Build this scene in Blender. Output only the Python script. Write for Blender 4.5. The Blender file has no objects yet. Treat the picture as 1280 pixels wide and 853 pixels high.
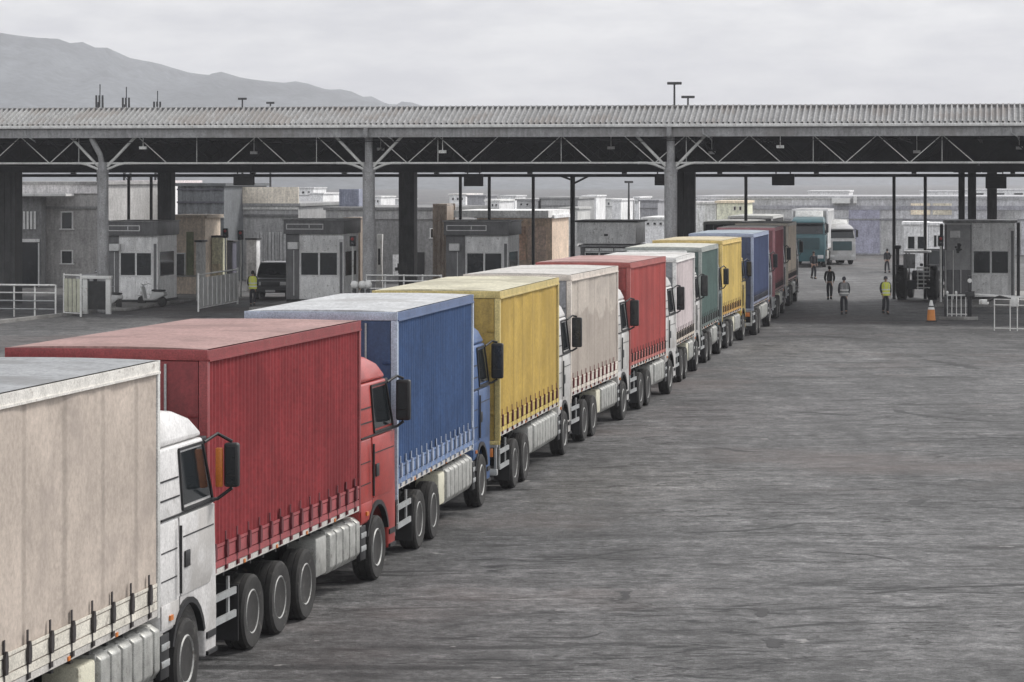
import bpy, bmesh, math, random
from mathutils import Vector, Matrix
R = math.radians
random.seed(7)
S = bpy.context.scene
COL = S.collection

# ------------------------------------------------------------------ camera, sky, sun, exposure
CAM_H, FPX, HZ = 6.25, 3600.0, 222.0          # eye height, focal length and horizon row of the 1280 px photograph
cam = bpy.data.cameras.new('camera'); cam_o = bpy.data.objects.new('camera', cam); COL.objects.link(cam_o)
cam_o.location = (0, 0, CAM_H); cam_o.rotation_euler = (R(90), 0, 0)
cam.sensor_width = 36; cam.lens = FPX / 1280 * 36; cam.shift_y = -(426.5 - HZ) / 1280
cam.clip_start = 0.5; cam.clip_end = 20000
S.camera = cam_o

SUN_EL, SUN_AZ = R(48), R(62)                  # azimuth clockwise from +Y (to the right, a little beyond the trucks)
world = bpy.data.worlds.new('World'); S.world = world; world.use_nodes = True
nt = world.node_tree; N = nt.nodes; L = nt.links
N.clear()
out = N.new('ShaderNodeOutputWorld'); bg = N.new('ShaderNodeBackground'); L.new(bg.outputs[0], out.inputs[0])
sky = N.new('ShaderNodeTexSky'); sky.sky_type = 'NISHITA'; sky.sun_disc = False
sky.sun_elevation = SUN_EL; sky.sun_rotation = SUN_AZ; sky.dust_density = 4.0; sky.air_density = 1.0
hsv = N.new('ShaderNodeHueSaturation'); hsv.inputs['Saturation'].default_value = 0.12
L.new(sky.outputs[0], hsv.inputs['Color'])
geo = N.new('ShaderNodeTexCoord')
mp = N.new('ShaderNodeMapping'); mp.inputs['Scale'].default_value = (16, 16, 60); L.new(geo.outputs['Generated'], mp.inputs[0])
cl = N.new('ShaderNodeTexNoise'); cl.inputs['Scale'].default_value = 1.6; cl.inputs['Detail'].default_value = 7; cl.inputs['Roughness'].default_value = .6
L.new(mp.outputs[0], cl.inputs['Vector'])
cr = N.new('ShaderNodeValToRGB'); cr.color_ramp.elements[0].position = .36; cr.color_ramp.elements[1].position = .66
cr.color_ramp.elements[0].color = (4.3, 4.35, 4.6, 1); cr.color_ramp.elements[1].color = (5.7, 5.72, 5.8, 1)
L.new(cl.outputs['Fac'], cr.inputs[0])
mx = N.new('ShaderNodeMix'); mx.data_type = 'RGBA'; mx.inputs['Factor'].default_value = .72
L.new(hsv.outputs[0], mx.inputs['A']); L.new(cr.outputs[0], mx.inputs['B'])
sx = N.new('ShaderNodeSeparateXYZ'); L.new(geo.outputs['Generated'], sx.inputs[0])
hr = N.new('ShaderNodeValToRGB'); L.new(sx.outputs['Z'], hr.inputs[0])     # hazy overcast: brightest a little above the horizon
for i, (ps, v) in enumerate(((0, .49), (.06, .50), (.2, .95), (.45, .72), (.75, .38), (1, .32))):
    e = hr.color_ramp.elements[i] if i < 2 else hr.color_ramp.elements.new(ps)
    e.position = ps; e.color = (v, v, v, 1)
sv = N.new('ShaderNodeVectorMath'); sv.operation = 'SCALE'; L.new(mx.outputs['Result'], sv.inputs[0]); L.new(hr.outputs[0], sv.inputs['Scale'])
sv2 = N.new('ShaderNodeVectorMath'); sv2.operation = 'SCALE'; sv2.inputs['Scale'].default_value = 2.1; L.new(sv.outputs[0], sv2.inputs[0])
L.new(sv2.outputs[0], bg.inputs['Color']); bg.inputs['Strength'].default_value = 0.12

sun = bpy.data.lights.new('sun', 'SUN'); sun_o = bpy.data.objects.new('sun', sun); COL.objects.link(sun_o)
sun.energy = 1.7; sun.angle = R(12); sun.color = (1, .965, .92)
sd = Vector((math.sin(SUN_AZ) * math.cos(SUN_EL), math.cos(SUN_AZ) * math.cos(SUN_EL), math.sin(SUN_EL)))
sun_o.rotation_euler = sd.to_track_quat('Z', 'Y').to_euler(); sun_o.location = (30, 40, 60)
S.view_settings.view_transform = 'Standard'; S.view_settings.look = 'None'
S.view_settings.exposure = 0.62; S.view_settings.gamma = 1; S.view_settings.use_curve_mapping = False

# ------------------------------------------------------------------ materials
MATS = {}
def mat(name, col, rough=.6, metal=0., var=.18, scale=2.5, grit=.18, streak=.0, stain=None, seam=0., bump=0., spec=.4, coat=0., worn=None, sf=4, tide=None, bs=8., bd=.02):
    """one procedural paint / fabric / metal: broad mottling, fine grit, downward streaks, stains and seams"""
    if name in MATS: return MATS[name]
    m = bpy.data.materials.new(name); m.use_nodes = True; MATS[name] = m
    t = m.node_tree; n = t.nodes; l = t.links
    p = n['Principled BSDF']; p.inputs['Roughness'].default_value = rough; p.inputs['Metallic'].default_value = metal
    p.inputs['Specular IOR Level'].default_value = spec; p.inputs['Coat Weight'].default_value = coat
    tc = n.new('ShaderNodeTexCoord'); oi = n.new('ShaderNodeObjectInfo')
    ad = n.new('ShaderNodeVectorMath'); ad.operation = 'ADD'; l.new(tc.outputs['Object'], ad.inputs[0])
    sc = n.new('ShaderNodeVectorMath'); sc.operation = 'SCALE'; sc.inputs[0].default_value = (31, 17, 23); l.new(oi.outputs['Random'], sc.inputs['Scale']); l.new(sc.outputs[0], ad.inputs[1])
    V = ad.outputs[0]
    def noise(s, d=4, r=.6, mul=None):
        v = V
        if mul:
            k = n.new('ShaderNodeMapping'); k.inputs['Scale'].default_value = mul; l.new(v, k.inputs[0]); v = k.outputs[0]
        q = n.new('ShaderNodeTexNoise'); q.inputs['Scale'].default_value = s; q.inputs['Detail'].default_value = d; q.inputs['Roughness'].default_value = r
        l.new(v, q.inputs['Vector']); return q.outputs['Fac']
    def rng(f, a, b, lo=.3, hi=.7):
        k = n.new('ShaderNodeMapRange'); l.new(f, k.inputs['Value']); k.inputs['From Min'].default_value = lo; k.inputs['From Max'].default_value = hi
        k.inputs['To Min'].default_value = a; k.inputs['To Max'].default_value = b; return k.outputs[0]
    def mul(a, b):
        k = n.new('ShaderNodeMath'); k.operation = 'MULTIPLY'; l.new(a, k.inputs[0]); l.new(b, k.inputs[1]); return k.outputs[0]
    f = rng(noise(scale, 6, .65), 1 - var, 1 + var)
    if grit: f = mul(f, rng(noise(scale * 16, 3, .75), 1 - grit, 1 + grit))
    if streak: f = mul(f, rng(noise(1.5, 5, .7, (sf, sf, .8)), 1 - streak, 1 + streak * .6))
    if seam:
        w = n.new('ShaderNodeTexWave'); w.wave_type = 'BANDS'; w.bands_direction = 'Y'; w.inputs['Scale'].default_value = .26; w.inputs['Distortion'].default_value = .25
        l.new(V, w.inputs['Vector']); f = mul(f, rng(w.outputs['Fac'], 1 - seam, 1, 0, .05))
    vm = n.new('ShaderNodeVectorMath'); vm.operation = 'SCALE'; vm.inputs[0].default_value = col[:3]; l.new(f, vm.inputs['Scale'])
    c = vm.outputs[0]
    for st, s_, lo, hi in ((stain, .55, .52, .60), (worn, 7., .60, .68)):
        if st:
            k = n.new('ShaderNodeMix'); k.data_type = 'RGBA'
            l.new(rng(noise(s_, 6, .6), 0, st[3], lo, hi), k.inputs['Factor']); l.new(c, k.inputs['A']); k.inputs['B'].default_value = (*st[:3], 1); c = k.outputs['Result']
    if tide:                                   # one large damp stain with a wavering edge
        sp = n.new('ShaderNodeSeparateXYZ'); l.new(tc.outputs['Object'], sp.inputs[0])
        e = n.new('ShaderNodeMath'); e.operation = 'ADD'; l.new(sp.outputs['Z'], e.inputs[0]); l.new(rng(noise(.5, 5, .6), -.7, .7), e.inputs[1])
        k = n.new('ShaderNodeMix'); k.data_type = 'RGBA'; l.new(rng(e.outputs[0], .42, 0, tide - .04, tide + .04), k.inputs['Factor']); l.new(c, k.inputs['A']); k.inputs['B'].default_value = (.20, .165, .14, 1); c = k.outputs['Result']
    l.new(c, p.inputs['Base Color'])
    if bump:
        b = n.new('ShaderNodeBump'); b.inputs['Strength'].default_value = bump; b.inputs['Distance'].default_value = bd
        l.new(noise(scale * bs, 5, .7), b.inputs['Height']); l.new(b.outputs[0], p.inputs['Normal'])
    return m
def glass(name, col=(.012, .015, .017), rough=.08):
    return mat(name, col, rough, 0, .3, 1.2, .1, spec=.6)
STEEL = mat('galvanised steel', (.34, .35, .35), .5, .35, .2, 3, .25, worn=(.12, .07, .05, .6))
WSTEEL = mat('pale painted steel', (.62, .62, .60), .5, 0, .15, 3, .25, streak=.2, worn=(.2, .13, .09, .6))
DARK = mat('dark grimy steel', (.028, .028, .028), .65, 0, .4, 4, .3, worn=(.10, .075, .06, .5))
BLACK = mat('black plastic', (.014, .014, .015), .5, 0, .3, 4, .2)
RUBBER = mat('tyre rubber', (.022, .021, .02), .85, 0, .35, 5, .35, worn=(.10, .095, .085, .55))
RIM = mat('wheel rim metal', (.27, .27, .26), .5, .4, .3, 6, .3, worn=(.08, .06, .05, .8))
ALU = mat('ribbed aluminium', (.36, .36, .34), .5, .4, .3, 5, .3, worn=(.12, .11, .09, .5))
CREAM = mat('cream plastic', (.55, .53, .42), .55, 0, .15, 4, .2, worn=(.2, .17, .12, .6))
AMBER = mat('amber lens', (.55, .17, .03), .3, 0, .15)
REDLENS = mat('red lens', (.35, .02, .02), .3, 0, .15)
LAMPGLASS = mat('lamp glass', (.5, .5, .5), .15, 0, .1)
GLASS = glass('dark window glass')
MIRROR = mat('mirror glass', (.02, .022, .024), .12, 0, .2, 2, .1, spec=.7)
PLATE = mat('blank plate', (.5, .42, .12), .5)

# ------------------------------------------------------------------ mesh helpers
class MB:
    def __init__(s): s.v = []; s.f = []
    def add(s, vs, fs):
        o = len(s.v); s.v += [tuple(v) for v in vs]; s.f += [tuple(i + o for i in f) for f in fs]; return s
    def box(s, x0, x1, y0, y1, z0, z1):
        return s.add([(x0, y0, z0), (x1, y0, z0), (x1, y1, z0), (x0, y1, z0), (x0, y0, z1), (x1, y0, z1), (x1, y1, z1), (x0, y1, z1)],
                     [(3, 2, 1, 0), (4, 5, 6, 7), (0, 1, 5, 4), (1, 2, 6, 5), (2, 3, 7, 6), (3, 0, 4, 7)])
    def prism(s, pts, axis, a, b):
        """closed outline of (u, v) pushed along axis from a to b"""
        f3 = {'x': lambda p, t: (t, p[0], p[1]), 'y': lambda p, t: (p[0], t, p[1]), 'z': lambda p, t: (p[0], p[1], t)}[axis]
        n = len(pts); vs = [f3(p, a) for p in pts] + [f3(p, b) for p in pts]
        return s.add(vs, [tuple(range(n))[::-1], tuple(range(n, 2 * n))] + [(i, (i + 1) % n, n + (i + 1) % n, n + i) for i in range(n)])
    def loft(s, rings, cap=True):
        n = len(rings[0]); vs = [p for r in rings for p in r]; fs = []
        for k in range(len(rings) - 1):
            for i in range(n):
                j = (i + 1) % n; fs.append((k * n + i, k * n + j, (k + 1) * n + j, (k + 1) * n + i))
        if cap: fs += [tuple(range(n))[::-1], tuple(range((len(rings) - 1) * n, len(rings) * n))]
        return s.add(vs, fs)
    def tube(s, p, q, r, n=8, r2=None):
        return s.path([p, q], r, n, r2)
    def path(s, pts, r, n=8, r2=None):
        pts = [Vector(p) for p in pts]; rings = []
        for i, p in enumerate(pts):
            d = (pts[min(i + 1, len(pts) - 1)] - pts[max(i - 1, 0)]).normalized()
            a = d.cross(Vector((0, 0, 1)) if abs(d.z) < .9 else Vector((1, 0, 0))).normalized(); b = d.cross(a)
            rr = r if r2 is None else r + (r2 - r) * i / (len(pts) - 1)
            rings.append([p + rr * (math.cos(2 * math.pi * k / n) * a + math.sin(2 * math.pi * k / n) * b) for k in range(n)])
        return s.loft(rings)
    def lathe(s, prof, c, axis='x', n=24):
        """prof: list of (radius, offset along axis); closed at both ends"""
        rings = []
        for r, t in prof:
            ring = []
            for k in range(n):
                a = 2 * math.pi * k / n; u, w = r * math.cos(a), r * math.sin(a)
                ring.append((c[0] + t, c[1] + u, c[2] + w) if axis == 'x' else (c[0] + u, c[1] + t, c[2] + w) if axis == 'y' else (c[0] + u, c[1] + w, c[2] + t))
            rings.append(ring)
        return s.loft(rings)
    def beam(s, p, q, w, h=None):
        """square bar between two points"""
        h = h or w; p, q = Vector(p), Vector(q); d = (q - p).normalized()
        a = d.cross(Vector((0, 0, 1)) if abs(d.z) < .95 else Vector((1, 0, 0))).normalized(); b = a.cross(d)
        r = lambda c: [c + a * w / 2 + b * h / 2, c - a * w / 2 + b * h / 2, c - a * w / 2 - b * h / 2, c + a * w / 2 - b * h / 2]
        return s.loft([r(p), r(q)])
    def mesh(s, name, m, bevel=0, seg=2, smooth=30):
        me = bpy.data.meshes.new(name); bm = bmesh.new()
        vv = [bm.verts.new(v) for v in s.v]
        for f in s.f:
            try: bm.faces.new([vv[i] for i in f])
            except ValueError: pass
        bmesh.ops.recalc_face_normals(bm, faces=bm.faces)
        if bevel:
            e = [x for x in bm.edges if len(x.link_faces) == 2 and x.calc_face_angle(0) > R(28)]
            bmesh.ops.bevel(bm, geom=e, offset=bevel, segments=seg, affect='EDGES', profile=.5, clamp_overlap=True)
        bm.to_mesh(me); bm.free()
        me.polygons.foreach_set('use_smooth', [True] * len(me.polygons)); me.set_sharp_from_angle(angle=R(smooth))
        me.materials.append(m); return me
    def build(s, name, m, parent=None, bevel=0, seg=2, smooth=30):
        return link(name, s.mesh(name, m, bevel, seg, smooth), parent)
def link(name, me, parent=None, loc=None, rz=0):
    o = bpy.data.objects.new(name, me); COL.objects.link(o)
    if parent: o.parent = parent
    if loc: o.location = loc
    if rz: o.rotation_euler = (0, 0, rz)
    return o
def tag(o, label=None, cat=None, group=None, kind=None):
    for k, v in (('label', label), ('category', cat), ('group', group), ('kind', kind)):
        if v: o[k] = v
    return o
def thing(name, label, cat, loc, rz=0, group=None):
    return tag(link(name, None, None, loc, rz), label, cat, group)
def copy_tree(o, parent=None):
    c = o.copy(); COL.objects.link(c); c.parent = parent
    for ch in o.children: copy_tree(ch, c)
    return c
def gx(px, Y): return (px - 640) * Y / FPX
def gz(py, Y): return CAM_H - (py - HZ) * Y / FPX
def gy(py): return CAM_H * FPX / (py - HZ)     # distance of a ground point seen at row py
# ------------------------------------------------------------------ ground, hills, haze
def ground_mat():
    m = bpy.data.materials.new('worn asphalt'); m.use_nodes = True; t = m.node_tree; n = t.nodes; l = t.links
    p = n['Principled BSDF']; p.inputs['Roughness'].default_value = .72; p.inputs['Specular IOR Level'].default_value = .35
    tc = n.new('ShaderNodeTexCoord'); V = tc.outputs['Object']
    def noise(s, d=5, r=.65, mul=None, dist=0):
        v = V
        if mul:
            k = n.new('ShaderNodeMapping'); k.inputs['Scale'].default_value = mul; k.inputs['Rotation'].default_value = (0, 0, R(-6)); l.new(v, k.inputs[0]); v = k.outputs[0]
        q = n.new('ShaderNodeTexNoise'); q.inputs['Scale'].default_value = s; q.inputs['Detail'].default_value = d; q.inputs['Roughness'].default_value = r; q.inputs['Distortion'].default_value = dist
        l.new(v, q.inputs['Vector']); return q.outputs['Fac']
    def rng(f, a, b, lo, hi):
        k = n.new('ShaderNodeMapRange'); l.new(f, k.inputs['Value']); k.inputs['From Min'].default_value = lo; k.inputs['From Max'].default_value = hi
        k.inputs['To Min'].default_value = a; k.inputs['To Max'].default_value = b; return k.outputs[0]
    def mul(a, b):
        k = n.new('ShaderNodeMath'); k.operation = 'MULTIPLY'; l.new(a, k.inputs[0]); l.new(b, k.inputs[1]); return k.outputs[0]
    f = rng(noise(.11, 5, .6), .78, 1.22, .35, .65)
    f = mul(f, rng(noise(.9, 6, .7), .72, 1.28, .32, .68))
    f = mul(f, rng(noise(9, 4, .8), .45, 1.55, .3, .7))
    f = mul(f, rng(noise(45, 3, .8), .5, 1.5, .3, .7))
    f = mul(f, rng(noise(.35, 6, .7, (.8, 1.3, 1)), .72, 1.26, .35, .65))
    f = mul(f, rng(noise(.05, 5, .6, (11, .6, 1)), .76, 1.16, .35, .65))        # wheel tracks along the lanes
    f = mul(f, rng(noise(2.8, 5, .8), .5, 1.5, .3, .7))
    f = mul(f, rng(noise(1.4, 6, .8), .62, 1.38, .32, .68))
    for q_, lo_ in ((noise(.16, 5, .62, (.7, 4.5, 1), .5), .30), (noise(.42, 5, .66, (.5, 2.4, 1), .5), .42)):      # long dark scuffs and tar seams
        f = mul(f, rng(q_, 1, lo_, .615, .665))
    f = mul(f, rng(noise(.3, 5, .65, (.5, 2.6, 1), .4), 1.45, 1, .33, .40))      # pale worn bands
    vo = n.new('ShaderNodeTexVoronoi'); vo.distance = 'CHEBYCHEV'; vo.inputs['Scale'].default_value = .13; l.new(V, vo.inputs['Vector'])
    bw = n.new('ShaderNodeRGBToBW'); l.new(vo.outputs['Color'], bw.inputs[0]); f = mul(f, rng(bw.outputs[0], .88, 1.1, .25, .75))      # resurfaced patches
    # oil stains
    f = mul(f, rng(noise(.55, 4, .6, (.8, 1.6, 1)), 1, .35, .60, .70))
    # cracks: thin lines where a distorted noise crosses one value
    for s, d, w, k0 in ((.13, 5, .007, (.5, 1.8, 1)), (.3, 6, .008, (.45, 1.5, 1)), (.22, 6, .006, (.3, 2.2, 1))):
        q = noise(s, d, .62, k0, .4)
        sb = n.new('ShaderNodeMath'); sb.operation = 'SUBTRACT'; l.new(q, sb.inputs[0]); sb.inputs[1].default_value = .5
        ab = n.new('ShaderNodeMath'); ab.operation = 'ABSOLUTE'; l.new(sb.outputs[0], ab.inputs[0])
        gate = rng(noise(.19 + s * .1, 3, .5), 0, 1, .47, .53)
        ln = rng(ab.outputs[0], 1, 0, w * .35, w)
        f = mul(f, rng(mul(ln, gate), 1, .18, 0, 1))
    vm = n.new('ShaderNodeVectorMath'); vm.operation = 'SCALE'; vm.inputs[0].default_value = (.092, .091, .091); l.new(f, vm.inputs['Scale'])
    # pale flecks and dried dust
    k = n.new('ShaderNodeMix'); k.data_type = 'RGBA'; l.new(rng(noise(2.2, 3, .5), 0, .6, .70, .74), k.inputs['Factor']); l.new(vm.outputs[0], k.inputs['A']); k.inputs['B'].default_value = (.33, .32, .31, 1)
    # faint rusty dust
    k2 = n.new('ShaderNodeMix'); k2.data_type = 'RGBA'; l.new(rng(noise(.09, 4, .6), 0, .5, .54, .68), k2.inputs['Factor']); l.new(k.outputs['Result'], k2.inputs['A']); k2.inputs['B'].default_value = (.115, .088, .08, 1)
    l.new(k2.outputs['Result'], p.inputs['Base Color'])
    b = n.new('ShaderNodeBump'); b.inputs['Strength'].default_value = .9; b.inputs['Distance'].default_value = .03
    l.new(noise(9, 6, .75), b.inputs['Height']); l.new(b.outputs[0], p.inputs['Normal'])
    return m
g = MB(); g.add([(-2400, -12, 0), (2400, -12, 0), (2400, 3000, 0), (-2400, 3000, 0)], [(0, 1, 2, 3)])
GM = ground_mat(); tag(g.build('ground', GM), kind='structure')

TAR = mat('old tar and oil on asphalt', (.018, .017, .017), .7, 0, .4, 3, .4)
rnd = random.Random(21)
def seam(x0, y0, x1, y1, w):
    """ragged dark tar seam or oil smear on the asphalt between two points, w metres wide"""
    a, b = Vector((x0, y0)), Vector((x1, y1)); d = b - a; nn = Vector((-d.y, d.x)).normalized(); k = max(10, int(d.length / .22)); up, dn = [], []; o = 0; ph = rnd.random() * 9
    for i in range(k + 1):
        t = i / k; o += rnd.uniform(-.06, .06); o *= .96; c = a + d * t + nn * (o + .25 * math.sin(t * 4 + ph)); ww = w * (.12 + .88 * math.sin(math.pi * t) ** .6) * rnd.uniform(.35, 1.2) * .95
        up.append((c + nn * ww).to_3d()); dn.append((c - nn * ww).to_3d())
    mb = MB(); mb.add([(p.x, p.y, .004) for p in up + dn], [(i, i + 1, k + 2 + i, k + 1 + i) for i in range(k)])
    tag(mb.build('tar_seam', TAR), kind='structure')
for p0, q0, p1, q1, w in ((985, 516, 1082, 518, .32), (1112, 512, 1232, 528, .22), (1230, 545, 1290, 552, .2), (862, 668, 1010, 655, .10), (1128, 630, 1172, 626, .22), (1230, 636, 1285, 630, .16), (905, 762, 965, 770, .20), (948, 806, 990, 802, .25),
                          (690, 698, 830, 688, .07), (1090, 745, 1285, 728, .09), (1200, 602, 1224, 601, .2), (1010, 420, 1100, 424, .5), (1150, 450, 1240, 462, .4), (880, 560, 960, 566, .15), (760, 742, 800, 746, .2), (640, 800, 760, 790, .05), (1010, 690, 1130, 702, .06)):
    Y0, Y1 = gy(q0), gy(q1); seam(gx(p0, Y0), Y0, gx(p1, Y1), Y1, w)

HILL = mat('hillside scrub', (.13, .14, .15), .95, 0, .3, .01, .25, stain=None)
def ridge(name, Y, depth, prof, jag, seed):
    rnd = random.Random(seed)
    pts = []
    for (x0, y0), (x1, y1) in zip(prof, prof[1:]):
        k = max(2, int(abs(x1 - x0) / 12))
        for i in range(k): pts.append((x0 + (x1 - x0) * i / k, y0 + (y1 - y0) * i / k))
    pts.append(prof[-1])
    rows = 9; mb = MB(); vs = []; n = len(pts)
    off = [rnd.uniform(-1, 1) * jag for _ in pts]
    for r in range(rows):
        t = r / (rows - 1)
        for i, (px, py) in enumerate(pts):
            yy = Y - depth + depth * t; h = max(0, gz(py + off[i], Y)) * (math.sin(t * math.pi / 2) ** .8)
            h *= 1 + (rnd.uniform(-.05, .05) if 0 < r < rows - 1 else 0)
            vs.append((gx(px, Y), yy, h - (0.5 if r == 0 else 0)))
    for i, (px, py) in enumerate(pts): vs.append((gx(px, Y), Y + depth, -.5))
    for r in range(rows):
        for i in range(n - 1): mb.add([], []); mb.f.append((r * n + i, r * n + i + 1, (r + 1) * n + i + 1, (r + 1) * n + i))
    mb.v = vs
    return tag(mb.build(name, HILL, smooth=60), kind='structure')
ridge('hill', 2000, 500, [(-500, 150), (-260, 90), (-120, 62), (0, 46), (60, 48), (105, 60), (150, 70), (200, 80), (240, 92), (300, 97), (350, 106), (420, 113), (470, 126), (520, 140), (600, 165), (700, 190), (800, 214), (900, 222)], .25, 3)
ridge('far_hill', 2600, 300, [(-700, 160), (100, 150), (300, 140), (420, 128), (600, 135), (700, 150), (900, 175), (1100, 196), (1300, 205), (1700, 214), (2300, 218)], .6, 5)

hz = MB(); hz.box(-2450, 2450, -16, 3050, -1.2, 128)
hm = bpy.data.materials.new('haze'); hm.use_nodes = True; ht = hm.node_tree; ht.nodes.clear()
ho = ht.nodes.new('ShaderNodeOutputMaterial'); hv = ht.nodes.new('ShaderNodeVolumePrincipled'); ht.links.new(hv.outputs[0], ho.inputs['Volume'])
hv.inputs['Color'].default_value = (.88, .89, .94, 1); hv.inputs['Density'].default_value = .00026; hv.inputs['Anisotropy'].default_value = .1
tag(hz.build('haze', hm), kind='stuff')
# ------------------------------------------------------------------ canopy over the toll lanes
TH = -math.atan(.172)                        # lanes run along (sin, cos) of this; the canopy lies square across them
STRUCT = mat('grey painted structural steel', (.26, .26, .26), .6, 0, .22, 1.2, .25, streak=.3, worn=(.10, .075, .06, .5))
LSTRUCT = mat('pale painted tube', (.52, .52, .50), .55, 0, .2, 1.5, .25)
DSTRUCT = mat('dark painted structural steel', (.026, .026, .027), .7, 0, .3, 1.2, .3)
ROOFSHEET = mat('profiled roof sheet', (.33, .33, .33), .55, .1, .15, .6, .2, streak=.35, stain=(.25, .22, .2, .5))
can = thing('toll_canopy', 'long grey steel canopy with ribbed roof edge spanning all the toll lanes', 'canopy', (gx(837, 128.5), 128.5, 0), TH)
AX, BX, DEP = -46.0, 29.0, 22.0
# ribbed sloping roof edge, front and back, flat roof between
def ribbed(y0, z0, y1, z1):
    mb = MB(); prof = []; x = AX; p = .25; k = Vector((0, -(z1 - z0), (y1 - y0))).normalized() * (.13 if y1 > y0 else -.13)
    while x < BX:
        for dx, h in ((0, 0), (.10, 0), (.135, 1), (.19, 1), (.225, 0)): prof.append((x + dx, h))
        x += p
    vs = []
    for (yy, zz) in ((y0, z0), (y1, z1)):
        for (xx, h) in prof: vs.append((xx, yy + k.y * h, zz + k.z * h))
    n = len(prof); mb.v = vs; mb.f = [(i, i + 1, n + i + 1, n + i) for i in range(n - 1)]
    return mb
ribbed(-.2, 8.60, 2.06, 9.43).build('roof_sheet', ROOFSHEET, can, smooth=10)
ribbed(DEP + .2, 8.60, DEP - 2.06, 9.43).build('roof_sheet', ROOFSHEET, can, smooth=10)
m = MB(); m.box(AX, BX, 1.98, DEP - 1.98, 9.40, 9.47); m.box(AX, BX, 1.9, 2.15, 9.475, 9.52); m.build('ridge_cap', ROOFSHEET, can)
m = MB(); m.box(AX, BX, -.34, -.18, 8.50, 8.64); m.build('gutter', WSTEEL, can, .02)
m = MB(); m.box(AX, BX, -.12, .02, 8.07, 8.495); m.box(AX, BX, -.15, -.125, 8.07, 8.12); m.build('fascia', mat('fascia panel', (.27, .27, .27), .6, 0, .15, .5, .2, streak=.35, stain=(.16, .15, .14, .5)), can)
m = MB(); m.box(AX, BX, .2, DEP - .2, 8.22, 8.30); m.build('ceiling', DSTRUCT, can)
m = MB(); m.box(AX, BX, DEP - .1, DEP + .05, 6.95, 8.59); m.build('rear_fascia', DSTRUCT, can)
# trusses along the canopy
def truss(y, zb, zt, mm, r, step, webs=1.0, bc=None):
    mb = MB(); mb.tube((AX, y, zb), (BX, y, zb), bc or r, 8); mb.tube((AX, y, zt), (BX, y, zt), r, 6)
    x = AX; k = 0
    while x + step <= BX:
        if random.random() < webs:
            mb.tube((x, y, zb), (x + step / 2, y, zt), r * .7, 6)
        if random.random() < webs: mb.tube((x + step / 2, y, zt), (x + step, y, zb), r * .7, 6)
        if k % 2 == 0: mb.tube((x + step / 2, y, zb), (x + step / 2, y, zt), r * .5, 6)
        x += step; k += 1
    mb.build('truss', mm, can, smooth=50)
truss(.45, 6.90, 8.14, LSTRUCT, .032, 2.83, .62, .05)
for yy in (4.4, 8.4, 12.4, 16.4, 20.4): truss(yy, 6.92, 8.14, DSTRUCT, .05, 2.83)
x = AX
while x < BX:
    MB().box(x, x + .12, .5, DEP - .3, 8.0, 8.2).box(x, x + .09, .5, DEP - .3, 6.80, 6.95).build('purlin', DSTRUCT, can); x += 3.5
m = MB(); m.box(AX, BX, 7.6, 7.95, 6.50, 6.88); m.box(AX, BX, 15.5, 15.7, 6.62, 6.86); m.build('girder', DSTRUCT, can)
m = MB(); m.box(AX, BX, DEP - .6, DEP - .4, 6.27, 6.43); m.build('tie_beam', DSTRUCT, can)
for xx in range(-45, 29, 5):
    MB().box(xx, xx + .25, DEP - .62, DEP - .35, 6.435, 6.94).build('strut', DSTRUCT, can)
m = MB(); m.box(AX, -13.5, DEP - 3.2, DEP - 3.1, 6.5, 6.66); m.build('light_tube', WSTEEL, can)
def loc_xy(px, Y):   # world point -> canopy frame
    w = Vector((gx(px, Y), Y, 0)) - Vector(can.location); return (Matrix.Rotation(-TH, 3, 'Z') @ w)
# front columns: cylinder, narrower neck, braces and knees
def front_column(px, w, lean=False):
    p = loc_xy(px, 133 if px < 300 else 130 if px < 700 else 128.5); x, y = p.x, .45
    mb = MB(); mb.lathe([(w / 2, 0), (w / 2, 6.55), (w / 2 * .8, 6.75), (w / 2 * .8, 6.95)], (x, y, 0), 'z', 20)
    mb.lathe([(w / 2 + .06, 0), (w / 2 + .06, .2), (w / 2, .3)], (x, y, 0), 'z', 20)
    mb.lathe([(w / 2 + .03, 6.5), (w / 2 + .03, 6.6)], (x, y, 0), 'z', 20)
    if lean:
        mb.path([(x - .05, y, 6.9), (x - .1, y - .1, 7.3), (x - .45, y - .25, 8.0), (x - .47, y - .3, 8.5)], .13, 10)
    else:
        mb.lathe([(w / 2 * .62, 6.95), (w / 2 * .62, 8.1)], (x, y, 0), 'z', 16); mb.lathe([(.13, 8.1), (.13, 8.52)], (x, y - .68, 0), 'z', 12); mb.tube((x, y - .1, 8.05), (x, y - .68, 8.15), .12, 8)
    c = mb.build('column', STRUCT, can, smooth=50)
    for sx in (-1, 1):
        MB().tube((x + sx * w * .4, y, 6.75), (x + sx * 1.55, y, 8.12), .065, 8).build('brace', LSTRUCT, c, smooth=50)
        MB().path([(x + sx * w * .4, y - .02, 6.62), (x + sx * .75, y - .02, 6.84), (x + sx * 1.05, y - .02, 6.9), (x + sx * 1.5, y - .02, 6.9)], .06, 8).build('knee', LSTRUCT, c, smooth=50)
    return x
front_column(125, .52, True); front_column(453, .56); front_column(837, .58)
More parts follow.
